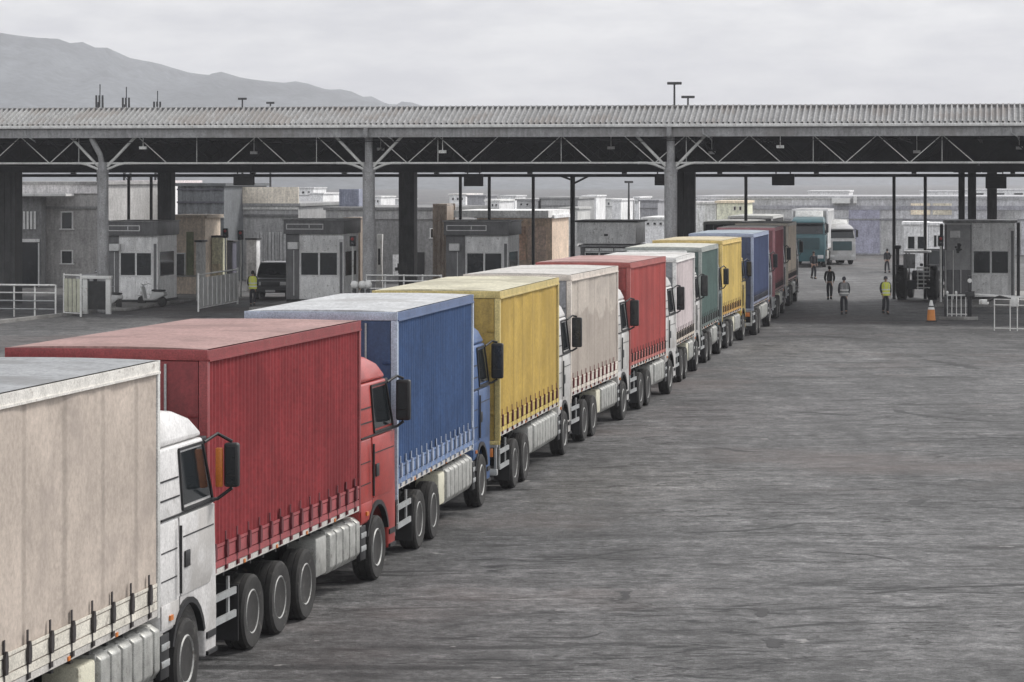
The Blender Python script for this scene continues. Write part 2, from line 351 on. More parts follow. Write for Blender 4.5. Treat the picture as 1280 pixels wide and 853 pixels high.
for px, Y, w in ((208, 146, .72), (510, 146, .80), (849, 142, .42), (862, 142, .55), (1202, 148, .32), (1215, 148, .42), (1240, 148, .5), (10, 143, 1.1)):
    p = loc_xy(px, Y); mb = MB(); mb.box(p.x - w / 2, p.x + w / 2, p.y - w / 2, p.y + w / 2, 0, 6.78); mb.box(p.x - w / 2 - .25, p.x + w / 2 + .25, p.y - w / 2 - .1, p.y + w / 2 + .1, 6.5, 6.8)
    for k in (-1, 0, 1): mb.box(p.x + k * w * .3 - .03, p.x + k * w * .3 + .03, p.y - w / 2 - .03, p.y - w / 2 - .002, .3, 6.45)
    mb.build('column', mat('dark column steel', (.05, .05, .05), .65, 0, .3, 1.5, .3, streak=.4), can)
for px in (146, 176, 580, 617, 673, 723, 940, 1122, 1160):
    w = .17 if px != 723 else .26
    p = loc_xy(px, 153); mb = MB(); mb.tube((p.x, DEP - .5, 0), (p.x, DEP - .5, 6.35), w / 2, 8)
    if px == 723: mb.beam((p.x, DEP - .5, 5.9), (p.x + .9, DEP - .5, 6.35), .1); mb.beam((p.x, DEP - .5, 6.1), (p.x - .7, DEP - .5, 6.35), .1)
    mb.build('slim_column', DSTRUCT, can, smooth=50)
for i, xx in enumerate((-24.5, -20.2, -14.9, -10.4, -3.2, 1.1, 4.9, 10.8, 15.4, 19.2)):
    q = MB(); q.box(xx - .16, xx + .16, .30 + (i % 3) * 3.7, .52 + (i % 3) * 3.7, 7.55 - .2 * (i % 2), 7.68 - .2 * (i % 2)); q.tube((xx, .41 + (i % 3) * 3.7, 7.68 - .2 * (i % 2)), (xx, .41 + (i % 3) * 3.7, 8.2), .02, 6); q.build('floodlight', WSTEEL, can)
for xx in (-30, -13, 1.5, 15): MB().path([(xx, -.16, 8.45), (xx + .02, -.2, 8.2), (xx + .3, -.1, 8.02), (xx + .35, .3, 7.9)], .03, 6).build('drain_pipe', STEEL, can)
MB().path([(AX, .2, 7.98)] + [(AX + 3 * i, .2, 7.98 - .12 * (i % 2)) for i in range(1, 24)], .015, 5).build('cable', BLACK, can)
# dark lane sign boxes hung from the girder, seen from behind
for px, pw, y1, lab in ((305, 26, 232, 'dark lane sign box hung above the cream warehouse front at the left'),
                        (592, 24, 233, 'dark lane sign box hung above the grey booth with the tan annexe'),
                        (828, 19, 232, 'dark lane sign box hung hard against the tall middle canopy column'),
                        (979, 28, 232, 'dark wide lane sign box hung above the blue and maroon trailers'),
                        (1245, 26, 236, 'dark lane sign box hung above the right-hand grey toll booth')):
    Y = 137.; w = pw * Y / FPX
    t = thing('lane_sign', lab, 'lane sign', (gx(px, Y), Y, 0), TH, 'lane sign boxes under the canopy')
    zb = gz(y1, Y)
    MB().box(-w / 2, w / 2, -.12, .12, zb, 6.42).build('sign_box', DSTRUCT, t, .02)
    mb = MB()
    for k in range(5): mb.box(-w / 2 + .05, w / 2 - .05, -.15, -.125, zb + .08 + k * .14, zb + .12 + k * .14)
    mb.build('louvre', DARK, t)
    for sx in (-1, 1): MB().box(sx * w * .32 - .03, sx * w * .32 + .03, -.03, .03, 6.425, 6.92).build('hanger', DARK, t)
# ------------------------------------------------------------------ trucks
def wheel_meshes():
    n = 28
    ty = MB().lathe([(.30, -.13), (.36, -.15), (.46, -.15), (.495, -.12), (.50, -.06), (.482, -.055), (.482, -.045), (.50, -.04), (.50, .04), (.482, .045), (.482, .055), (.50, .06), (.495, .12), (.46, .15), (.36, .15), (.30, .13)], (0, 0, 0), 'x', n).mesh('tyre', RUBBER, smooth=40)
    rm = MB().lathe([(.12, -.10), (.30, -.12), (.305, .125), (.285, .14), (.27, .13), (.25, .02), (.20, -.01), (.12, -.01)], (0, 0, 0), 'x', n)
    for k in range(10):
        a = k * math.pi / 5; rm.tube((-.02, .17 * math.cos(a), .17 * math.sin(a)), (.025, .17 * math.cos(a), .17 * math.sin(a)), .016, 6)
    rm = rm.mesh('rim', RIM, smooth=40)
    hb = MB().lathe([(.14, -.2), (.14, -.02), (.115, .03), (.10, .09), (.06, .10)], (0, 0, 0), 'x', 16).mesh('wheel', DARK, smooth=40)
    # steering axle: the rim dishes outwards
    r2 = MB().lathe([(.12, -.10), (.30, -.12), (.305, .125), (.285, .145), (.26, .13), (.235, .09), (.16, .10), (.12, .12)], (0, 0, 0), 'x', n)
    for k in range(10):
        a = k * math.pi / 5; r2.tube((.08, .185 * math.cos(a), .185 * math.sin(a)), (.125, .185 * math.cos(a), .185 * math.sin(a)), .018, 6)
    r2 = r2.mesh('rim', RIM, smooth=40)
    return ty, rm, hb, r2
TYRE, RIMM, HUB, RIMF = wheel_meshes()
def wheel(parent, x, y, front=False):
    s = 1 if x > 0 else -1
    w = link('wheel', HUB, parent, (x, y, .5), 0 if s > 0 else math.pi)
    link('tyre', TYRE, w); link('rim', RIMF if front else RIMM, w)
def buckle_mesh(mm):
    mb = MB(); mb.box(1.262, 1.272, -.022, .022, 1.24, 1.74)
    mb.prism([(-.03, 1.40), (.03, 1.40), (.05, 1.47), (.045, 1.56), (.02, 1.63), (-.02, 1.63), (-.045, 1.56), (-.05, 1.47)], 'x', 1.273, 1.30)
    mb.box(1.2735, 1.292, -.03, .03, 1.255, 1.31)
    return mb.mesh('buckle', mm)
def truck(label, rear_px, Y0, L, slope, top, col, cabcol, roofcol, ribbed=False, axles=3, pitch=.65, railcol=None, buckcol=None, hemcol=None, doorcol=None,
          flip=False, cabl=1.0, mirror=1.0, group='lorries queueing in the long row', post=None, frontdark=None, amber=False, scale=1, rz=None, tide=None, wide=1.0, low=0., name='curtain_side_truck'):
    th = -math.atan(slope) if rz is None else rz
    if rear_px is not None:
        rt = Vector((math.cos(th), math.sin(th), 0)); c = Vector((gx(rear_px, Y0), Y0, 0)) - rt * 1.262
    else: c = Vector(Y0)
    t = thing(name, label, 'truck', c, th, group); t.scale = (scale * wide, scale, scale)
    key = '%02d ' % (truck.n); truck.n += 1
    H = top; z0 = 1.24
    cm = mat(key + 'curtain', col, .7, 0, .16, .9, .14, spec=.2, streak=.2 if ribbed else .09, sf=9 if ribbed else 2.5, tide=tide, seam=0 if ribbed else .22, stain=(col[0] * .62, col[1] * .62, col[2] * .64, .45), worn=(col[0] * .6 + .02, col[1] * .6 + .02, col[2] * .6 + .02, .35))
    rc = railcol or tuple(min(.7, x * 1.15 + .06) for x in col)
    railm = mat(key + 'rail', rc, .55, .1, .2, 3, .25, worn=(.14, .09, .07, .5))
    roofcol = tuple(x * .82 for x in roofcol); roofm = mat(key + 'roof', roofcol, .75, 0, .18, .9, .25, stain=(roofcol[0] * .6, roofcol[1] * .58, roofcol[2] * .56, .6), worn=(.7 * roofcol[0], .7 * roofcol[1], .7 * roofcol[2], .5))
    dm = mat(key + 'rear door', doorcol or tuple(x * .8 for x in col), .55, 0, .2, 1.5, .2, streak=.3)
    hm_ = mat(key + 'hem', hemcol or tuple(min(.7, x * 1.1 + .05) for x in col), .6, 0, .25, 3, .3, worn=(.10, .08, .07, .6))
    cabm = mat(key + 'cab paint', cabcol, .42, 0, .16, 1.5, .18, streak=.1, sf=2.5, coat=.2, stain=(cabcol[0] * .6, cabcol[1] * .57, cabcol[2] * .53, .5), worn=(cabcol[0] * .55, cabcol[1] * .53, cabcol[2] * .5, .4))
    bm_ = mat(key + 'buckle', buckcol or (.03, .025, .025), .6)
    # --- box
    for s in (1, -1):
        outer = []; k = int(L / (.035 if ribbed else .12)); ph = random.random() * 6
        for i in range(k + 1):
            y = .06 + (L - .12) * i / k
            if ribbed: w = .013 * (1 if math.sin(2 * math.pi * y / .16) > .2 else -1) + .006 * math.sin(y * 1.7 + ph)
            else: w = .012 * math.sin(y * 2.4 + ph) + .010 * math.sin(y * 6.1 + ph * 2) - .010 * (abs((y / pitch) % 1 - .5) < .06)
            outer.append((s * (1.238 + w), y))
        MB().prism(outer + [(s * 1.20, L - .06), (s * 1.20, .06)], 'z', z0 + .06, H - .13).build('curtain', cm, t, smooth=50)
        mb = MB(); mb.box(s * 1.20 if s > 0 else s * 1.268, s * 1.268 if s > 0 else s * 1.20, 0, L, H - .128, H - .002); mb.box(min(s * 1.2685, s * 1.285), max(s * 1.2685, s * 1.285), 0, L, H - .14, H - .115)
        mb.build('roof_rail', railm, t)
        mb = MB(); mb.box(min(s * 1.15, s * 1.262), max(s * 1.15, s * 1.262), 0.01, L - .01, z0 - .02, z0 + .055); mb.build('side_rail', mat(key + 'side rail', (.5, .48, .45) if not flip else (.2, .2, .2), .5, .2, .2, 3, .3), t)
        hb = MB()
        for za, zb, xo in ((z0 + .065, z0 + .15, 1.268), (z0 + .165, z0 + .31, 1.264), (z0 + .325, z0 + .36, 1.27)):
            hb.box(min(s * 1.2575, s * xo), max(s * 1.2575, s * xo), .08, L - .08, za, zb)
        hb.build('hem', hm_, t)
    me = buckle_mesh(bm_); y = .22
    while y < L - .1:
        link('buckle', me, t, (0, y, 0)); y += pitch
    # roof, slightly arched with bows
    vs = []; nx, ny = 9, int(L / .15)
    for j in range(ny + 1):
        for i in range(nx):
            u = -1 + 2 * i / (nx - 1); vs.append((u * 1.235, L * j / ny, H + .012 + .02 * (1 - u * u) + .008 * math.cos(2 * math.pi * j / 4) * (1 - u ** 4)))
    mb = MB(); mb.v = vs; mb.f = [(j * nx + i, j * nx + i + 1, (j + 1) * nx + i + 1, (j + 1) * nx + i) for j in range(ny) for i in range(nx - 1)]
    e0 = [i for i in range(nx)]; e1 = [ny * nx + i for i in range(nx)]     # close both ends down onto the frame
    for e, yy in ((e0, 0), (e1, L)):
        b0 = len(mb.v); mb.v += [(mb.v[i][0], yy, H + .0105) for i in e]
        mb.f += [(e[i], e[i + 1], b0 + i + 1, b0 + i) for i in range(nx - 1)]
    mb.build('roof', roofm, t, smooth=60)
    MB().box(-1.19, 1.19, .1, L - .1, z0 - .0, z0 + .05).build('load_floor', DARK, t)
    MB().box(-1.20, 1.20, L - .05, L, z0, H - .01).build('front_wall', mat(key + 'front wall', tuple(x * .5 + .05 for x in col), .6), t)
    pm = mat(key + 'post', post or rc, .5, .1, .2, 3, .3)
    mb = MB(); m2 = MB()
    for s in (-1, 1):
        mb.box(min(s * 1.16, s * 1.268), max(s * 1.16, s * 1.268), -.05, .055, z0 - .1, H - .13)
        m2.box(min(s * 1.16, s * 1.268), max(s * 1.16, s * 1.268), L - .055, L + .04, z0 - .05, H - .13)
    mb.box(-1.268, 1.268, -.05, -.002, H - .127, H + .01); m2.box(-1.268, 1.268, L + .002, L + .04, H - .127, H + .01); mb.box(-1.268, 1.268, -.05, -.004, z0 - .18, z0 - .1)
    mb.build('rear_frame', pm, t, .008); m2.build('front_frame', pm, t, .008)
    for s in (-1, 1):
        d = MB().box(min(s * .012, s * 1.15), max(s * .012, s * 1.15), -.035, .0, z0 - .09, H - .135)
        for zz in (z0 + .4, z0 + 1.2, z0 + 2.0): d.box(min(s * 1.02, s * 1.158), max(s * 1.02, s * 1.158), -.06, -.037, zz, zz + .07)
        d = d.build('rear_door', dm, t, .006)
        for xb in (.22, .75): MB().tube((s * xb, -.06, z0 - .06), (s * xb, -.06, H - .17), .016, 6).build('lock_bar', STEEL, d)
    # --- chassis, axles, underrun
    mb = MB()
    for s in (-1, 1): mb.box(min(s * .38, s * .46), max(s * .38, s * .46), .15, L + 2.2, .82, 1.1)
    for yy in [0.5 + i * .6 for i in range(int((L - .6) / .6))]:
        mb.box(-1.12, 1.12, yy, yy + .07, 1.105, 1.215)
    ys = [2.1 + 1.31 * i for i in range(axles)]
    for yy in ys + [L + 1.3]: mb.tube((-1.0, yy, .5), (1.0, yy, .5), .08, 8)
    for yy in ys: mb.box(-.6, .6, yy - .12, yy + .12, .45, .82)
    mb.box(-.55, .55, L - 1.8, L + .6, .6, .95)
    mb.build('chassis', DARK, t)
    for yy in ys:
        for s in (1, -1): wheel(t, s * 1.08, yy)
    for s in (1, -1): wheel(t, s * 1.07, L + 1.3, True)
    for s in (1, -1):
        MB().box(min(s * .9, s * 1.22), max(s * .9, s * 1.22), 1.42, 1.44, .22, .95).build('mudflap', BLACK, t)
    mb = MB().box(-1.2, 1.2, .0, .12, .46, .58)
    for s in (-1, 1): mb.box(min(s * .4, s * .5), max(s * .4, s * .5), .02, .1, .58, 1.1); mb.box(min(s * 1.14, s * 1.19), max(s * 1.14, s * 1.19), .02, .10, .585, 1.05)
    mb.box(-1.2, 1.2, .0, .12, 1.0, 1.06)
    mb.build('rear_bumper', STEEL, t, .008)
    for s in (-1, 1):
        MB().box(min(s * .62, s * 1.12), max(s * .62, s * 1.12), -.02, .05, .82, .985).build('tail_light', REDLENS if s < 0 else AMBER, t, .01)
    MB().tube((.78, L + .12, 1.0), (.78, L + .12, 3.1), .09, 10).build('intake_pipe', BLACK, t, smooth=50)
    MB().path([(.2, L + .05, 1.5), (.25, L + .12, 1.25), (.1, L + .2, 1.12)], .03, 6).build('air_hose', REDLENS, t, smooth=50)
    for s in (-1, 1):
        for yy in [L * .2, L * .4, L * .6, L * .8]: MB().box(*sorted((s * 1.2625, s * 1.275)), yy, yy + .07, z0 - .015, z0 + .03).build('side_marker', AMBER, t)
        g_ = MB()
        for zz in (.55, .85): g_.box(*sorted((s * 1.19, s * 1.22)), ys[0] - 1.55 if False else .25, 1.35, zz, zz + .09)
        for yy in (.4, 1.1): g_.box(*sorted((s * 1.16, s * 1.189)), yy, yy + .06, .55, 1.1)
        g_.build('side_guard', STEEL, t)
    MB().box(-.28, .28, -.02, .0, .62, .74).build('number_plate', PLATE, t)
    # --- tank and boxes between the axles
    ya = ys[-1] + .72; yb = L + .42
    segs = max(3, int((yb - ya - .55) / .36)); s0 = ya + .62; st = (yb - s0) / segs
    for s in (1, -1):
        mb = MB(); mb.box(min(s * .72, s * 1.14), max(s * .72, s * 1.14), s0, yb, .48, 1.08)
        for i in range(segs):
            q = s0 + i * st; mb.prism([(s * .75, .44), (s * 1.12, .44), (s * 1.20, .55), (s * 1.20, 1.02), (s * 1.10, 1.10), (s * .75, 1.10)], 'y', q + .025, q + st - .045)
        mb.build('fuel_tank', ALU, t, .02)
        MB().box(min(s * .74, s * 1.17), max(s * .74, s * 1.17), ya, s0 - .06, .48, 1.05).build('toolbox', CREAM if truck.n % 2 == 0 else ALU, t, .04)
    # --- cab
    B = L + .22; CL = 2.34 * cabl; W_ = 1.21
    k = lambda y: B + y * cabl
    arc = [(k(1.08) + .70 * math.cos(a) * min(1, cabl + .1), .52 + .70 * math.sin(a)) for a in [R(d) for d in range(38, 143, 13)]]
    outl = [(k(0), .95), (k(0), 2.25), (k(2.27), 2.25), (k(2.34), 1.35), (k(2.36), .9), (k(2.33), .40), (k(1.86), .40), (k(1.82), .85)] + arc
    mb = MB(); mb.prism(outl, 'x', -W_, W_)
    ring = lambda z, y1, hw, yy0=0: [(-hw, k(yy0), z), (hw, k(yy0), z), (hw, k(y1), z), (-hw, k(y1), z)]
    mb.loft([ring(2.251, 2.27, W_), ring(3.08, 1.93, 1.15)])
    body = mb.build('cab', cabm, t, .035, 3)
    mb = MB(); mb.loft([ring(3.09, 1.95, 1.14), ring(3.17 - low * .1, 1.90, 1.13), ring(3.34 - low * .5, 1.58, 1.09, .02), ring(3.46 - low * .9, 1.1, 1.03, .04), ring(3.51 - low, .6, .95, .06)]); mb.build('roof_fairing', cabm, t, .05, 3)
    mb = MB(); mb.prism([(k(.08), 3.49), (k(.72), 3.46), (k(.60), 3.62), (k(.34), 3.90), (k(.22), 3.90)], 'x', -.96, .96); mb.build('wind_deflector', WSTEEL if truck.n % 3 else cabm, t, .02)
    mb = MB(); mb.box(-1.12, 1.12, k(1.93), k(2.22), 3.0, 3.07); mb.build('sun_visor', BLACK, t, .015)
    MB().loft([[(-1.1, k(2.255), 2.32), (1.1, k(2.255), 2.32), (1.1, k(2.275), 2.32), (-1.1, k(2.275), 2.32)], [(-1.04, k(1.98), 2.98), (1.04, k(1.98), 2.98), (1.04, k(2.0), 2.98), (-1.04, k(2.0), 2.98)]]).build('windscreen', GLASS, t)
    mb = MB(); mb.box(-.85, .85, k(2.345), k(2.345) + .04, 1.25, 2.05)
    for i in range(5): mb.box(-.8, .8, k(2.345) + .042, k(2.345) + .06, 1.3 + i * .15, 1.36 + i * .15)
    mb.build('grille', frontdark or BLACK, t)
    for s in (-1, 1):
        MB().box(min(s * .72, s * 1.12), max(s * .72, s * 1.12), k(2.34), k(2.34) + .05, .62, .86).build('headlight', LAMPGLASS, t, .015)
        mb = MB(); xs = sorted((s * (W_ + .003), s * (W_ + .016)))
        mb.prism([(k(.80), 1.30), (k(.72), 2.245), (k(2.20), 2.245), (k(2.22), 1.50), (k(2.0), 1.30)], 'x', xs[0], xs[1])
        d = mb.build('door', cabm, t, .006)
        MB().box(*sorted((s * (W_ + .018), s * (W_ + .04))), k(.90), k(1.10), 1.62, 1.82).build('handle', BLACK, d, .01)
        MB().box(*sorted((s * (W_ + .001), s * (W_ + .002))), k(.76), k(.785), 1.0, 1.3).build('seam', BLACK, d)
        X = lambda z: s * (W_ - (z - 2.251) / .829 * .06 + .012)
        q = [(.92, 2.36), (2.08, 2.36), (1.84, 2.98), (.92, 2.98)]
        wd = MB().add([(X(z), k(y), z) for y, z in q] + [(X(z) - s * .03, k(y), z) for y, z in q], [(0, 1, 2, 3), (7, 6, 5, 4), (0, 1, 5, 4), (1, 2, 6, 5), (2, 3, 7, 6), (3, 0, 4, 7)]).build('side_window', GLASS, t)
        fr = MB()
        pts = [Vector((X(z), k(y), z)) for y, z in [(.88, 2.31), (2.13, 2.31), (1.87, 3.02), (.88, 3.02)]]
        for i in range(4): fr.beam(pts[i], pts[(i + 1) % 4], .03)
        fr.build('window_frame', BLACK, wd)
        # fender trim, steps, lower panel
        ar = [(k(1.08) + .73 * math.cos(a), .52 + .73 * math.sin(a)) for a in [R(x) for x in range(20, 161, 14)]]; ai = [(k(1.08) + .66 * math.cos(a), .52 + .66 * math.sin(a)) for a in [R(x) for x in range(20, 161, 14)]]
        MB().prism(ar + ai[::-1], 'x', *sorted((s * (W_ - .05), s * (W_ + .03)))).build('wheel_arch', BLACK, t)
        MB().box(*sorted((s * (W_ + .002), s * (W_ + .012))), k(.02), k(.72), 1.0, 1.28).build('side_panel', cabm, t, .005)
        mb = MB(); mb.box(*sorted((s * 1.0, s * 1.24)), k(1.88), k(2.28), .42, .47); mb.box(*sorted((s * (W_ + .001), s * (W_ + .02))), k(1.88), k(2.26), .62, .70); mb.build('step', BLACK, t)
        MB().tube((s * (W_ + .05), k(.66), 1.35), (s * (W_ + .05), k(.66), 2.15), .018, 8).build('grab_rail', BLACK, t, smooth=50)
        for zz in (2.48, 2.70): MB().box(*sorted((s * (W_ - (zz - 2.25) * .072 + .001), s * (W_ - (zz - 2.25) * .072 + .012))), k(.06), k(.80), zz, zz + .018).build('panel_seam', BLACK, t)
        for zz in (1.55, 1.88): MB().box(*sorted((s * (W_ + .001), s * (W_ + .008))), k(.04), k(.66), zz, zz + .014).build('panel_seam', BLACK, t)
        MB().box(*sorted((s * (W_ + .018), s * (W_ + .024))), k(.86), k(2.14), 1.985, 2.0).build('door_crease', BLACK, d)
        MB().box(*sorted((s * (W_ + .002), s * (W_ + .02))), k(.02), k(2.2), 2.262, 2.285).build('trim_strip', BLACK, t)
        MB().box(*sorted((s * (W_ + .013), s * (W_ + .035))), k(.3), k(.42), 1.08, 1.14).build('side_marker', AMBER, t)
        for zz in (.62, .82): MB().box(*sorted((s * (W_ + .001), s * (W_ + .015))), k(.03), k(.34), zz - .06, zz + .02).build('step', STEEL, t, .004)
        MB().box(*sorted((s * (W_ - .06), s * (W_ + .0))), k(.02), k(.36), .42, .94).build('step_box', BLACK, t, .01)
        # mirror
        mh, mw = .68 * mirror, .23 * mirror; mz = 2.72; my = k(2.12); x0 = W_ + .05 + .10 * amber; x1 = x0 + mw
        mb = MB(); mb.path([(s * (W_ - .03), k(1.9), 3.02), (s * (W_ + .06), my + .06, 3.04 + .06), (s * (x0 + mw * .5), my + .08, mz + mh * .52)], .022, 8); mb.build('mirror_arm', BLACK, t, smooth=50); mb = MB(); mb.path([(s * W_, k(2.05), 2.30), (s * (W_ + .06), my + .06, 2.30), (s * (x0 + mw * .5), my + .08, mz - mh * .52)], .022, 8)
        arm = mb.build('mirror_arm', BLACK, t, smooth=50)
        mb = MB(); mb.box(*sorted((s * x0, s * x1)), my, my + .13, mz - mh / 2, mz + mh / 2); hs = mb.build('mirror', BLACK, t, .035, 3)
        MB().box(*sorted((s * (x0 + .035), s * (x1 - .035))), my - .006, my + .01, mz - mh * .22, mz + mh / 2 - .05).build('mirror_glass', MIRROR, hs)
        MB().box(*sorted((s * (x0 + .035), s * (x1 - .035))), my - .006, my + .01, mz - mh / 2 + .04, mz - mh * .25).build('mirror_glass', MIRROR, hs)
        if amber and s > 0: MB().box(s * (x0 - .10), s * (x0 - .01), my - .02, my + .05, mz - mh / 2, mz + mh / 2 - .06).build('side_marker', AMBER, hs, .02)
    return t
truck.n = 1
WHITE = (.54, .53, .515)
RED, BLUE, YEL = (.30, .040, .045), (.032, .066, .155), (.42, .285, .062)
truck('nearest truck, cut off at the frame edge, pale beige body with dark buckles, white cab', -141, 25.2, 7.98, .18, 4.14, (.43, .37, .32), (.58, .57, .56), (.30, .31, .32), pitch=.67, railcol=(.62, .60, .56), hemcol=(.58, .55, .48), mirror=.8, amber=True, post=(.5, .5, .48))
truck('big red ribbed tarpaulin truck with red cab, three rear axles, second nearest in the row', 253, 36.1, 7.55, .2045, 4.08, (.215, .028, .032), (.33, .035, .028), (.36, .22, .20), True, 3, .5, railcol=(.22, .04, .042), hemcol=(.28, .06, .065), cabl=.95, mirror=.95, wide=1.06, buckcol=(.10, .015, .02))
truck('blue ribbed truck with pale grey roof and blue cab, ahead of the big red truck', 497, 46.4, 7.1, .16, 4.07, BLUE, (.045, .10, .24), (.52, .53, .54), True, 2, .45, hemcol=(.12, .18, .32), cabl=.85, post=(.35, .40, .48), buckcol=(.30, .34, .42))
truck('yellow tarpaulin truck with white cab and dark buckles right behind the blue truck', 625, 55.9, 7.8, .164, 4.03, YEL, WHITE, (.56, .53, .40), False, 2, .6, railcol=(.50, .40, .16), hemcol=(.5, .38, .10), cabl=.86, buckcol=(.09, .02, .02))
truck('cream truck with a large dark stain, white cab, between yellow and second red truck', 714, 66.2, 6.9, .195, 4.0, (.45, .40, .35), WHITE, (.55, .53, .50), False, 2, .6, hemcol=(.6, .55, .48), cabl=.85, tide=2.75, doorcol=(.22, .22, .23), buckcol=(.12, .02, .02))
truck('smaller looking red tarpaulin truck with white cab in the middle of the row', 788, 75.6, 6.4, .2, 4.0, (.29, .042, .036), WHITE, (.46, .28, .26), False, 2, .5, railcol=(.33, .09, .08), hemcol=(.4, .12, .10), cabl=.95, buckcol=(.05, .02, .02))
truck('pale pinkish grey truck with a white roof, ahead of the middle red truck', 845, 86.0, 5.8, .16, 3.84, (.47, .41, .41), WHITE, (.66, .65, .63), False, 2, .5, railcol=(.66, .65, .63), hemcol=(.55, .48, .40), doorcol=(.22, .23, .24), cabl=.9, low=.2)
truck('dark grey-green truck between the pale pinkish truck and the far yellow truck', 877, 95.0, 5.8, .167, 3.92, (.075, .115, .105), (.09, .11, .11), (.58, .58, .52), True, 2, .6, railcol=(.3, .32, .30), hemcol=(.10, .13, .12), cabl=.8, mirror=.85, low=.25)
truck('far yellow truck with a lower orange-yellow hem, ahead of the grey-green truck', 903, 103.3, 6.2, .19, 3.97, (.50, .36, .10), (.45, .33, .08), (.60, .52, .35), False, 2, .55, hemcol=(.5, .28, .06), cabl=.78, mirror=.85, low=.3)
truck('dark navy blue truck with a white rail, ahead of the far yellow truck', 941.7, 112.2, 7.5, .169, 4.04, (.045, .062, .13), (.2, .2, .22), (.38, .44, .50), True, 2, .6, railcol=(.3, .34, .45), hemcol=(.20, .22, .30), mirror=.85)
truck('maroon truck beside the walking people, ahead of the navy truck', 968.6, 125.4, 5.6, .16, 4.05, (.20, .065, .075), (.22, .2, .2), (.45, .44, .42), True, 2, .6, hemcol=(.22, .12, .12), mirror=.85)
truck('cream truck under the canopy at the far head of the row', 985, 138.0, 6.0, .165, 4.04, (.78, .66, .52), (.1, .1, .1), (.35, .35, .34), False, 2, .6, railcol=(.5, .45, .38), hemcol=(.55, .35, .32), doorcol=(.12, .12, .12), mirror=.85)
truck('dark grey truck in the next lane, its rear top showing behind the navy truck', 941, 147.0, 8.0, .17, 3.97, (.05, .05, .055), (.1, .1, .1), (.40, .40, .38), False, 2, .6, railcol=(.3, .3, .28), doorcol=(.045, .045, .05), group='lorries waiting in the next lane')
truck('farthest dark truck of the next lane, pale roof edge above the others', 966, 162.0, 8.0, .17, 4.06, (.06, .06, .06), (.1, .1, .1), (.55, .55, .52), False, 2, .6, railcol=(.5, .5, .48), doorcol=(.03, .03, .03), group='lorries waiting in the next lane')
# lorries coming the other way
def oncoming(label, px, Yf, L, dev, scale, col, cabcol, top, gl):
    al = -.172 + dev; f = Vector((math.sin(al), -math.cos(al), 0)); c = Vector((gx(px, Yf), Yf, 0)) - f * ((L + 2.6) * scale)
    t = truck(label, None, c, L, 0, top, col, cabcol, (.5, .5, .5), False, 2, 1.2, rz=math.pi + al, scale=scale, group='lorries coming through the gate', mirror=.9, frontdark=mat('painted grille', tuple(x * .5 + .01 for x in cabcol), .5), name='oncoming_truck')
    return t
oncoming('teal fronted lorry facing the camera beyond the head of the row', 1009, 200, 7.0, .0, 1.0, (.5, .5, .5), (.035, .10, .115), 4.0, None)
oncoming('small white lorry turned slightly, facing the camera beside the teal lorry', 1053, 206, 5.0, .32, .82, (.5, .5, .5), (.42, .42, .42), 3.9, None)

# ------------------------------------------------------------------ traffic islands and booths
CONC = mat('worn concrete', (.22, .215, .205), .85, 0, .25, 1.2, .3, stain=(.09, .085, .08, .6), bump=.3)
def island(px0, px1, Y, L, y_off=0):
    a, b = loc_pt(px0, Y), loc_pt(px1, Y); o = link('traffic_island', MB().box(0, gx(px1, Y) - gx(px0, Y), -L * .35, L * .65, 0, .15).mesh('traffic_island', CONC, .03), None, a, TH)
    return tag(o, kind='structure')
def loc_pt(px, Y): return (gx(px, Y), Y, 0)
for px0, px1, Y in ((128, 208, 141), (350, 440, 141.5), (548, 658, 140.5), (715, 808, 141.5), (1172, 1300, 144.5)): island(px0, px1, Y, 17)
BW = mat('booth panel', (.80, .80, .79), .5, 0, .15, 1.5, .2, streak=.25, worn=(.15, .13, .11, .5))
BD = mat('booth dark panel', (.14, .14, .142), .55, 0, .2, 1.5, .2, streak=.3)
BWW = mat('pale booth frame', (.70, .70, .69), .5, 0, .12, 2, .2, worn=(.2, .17, .14, .5))
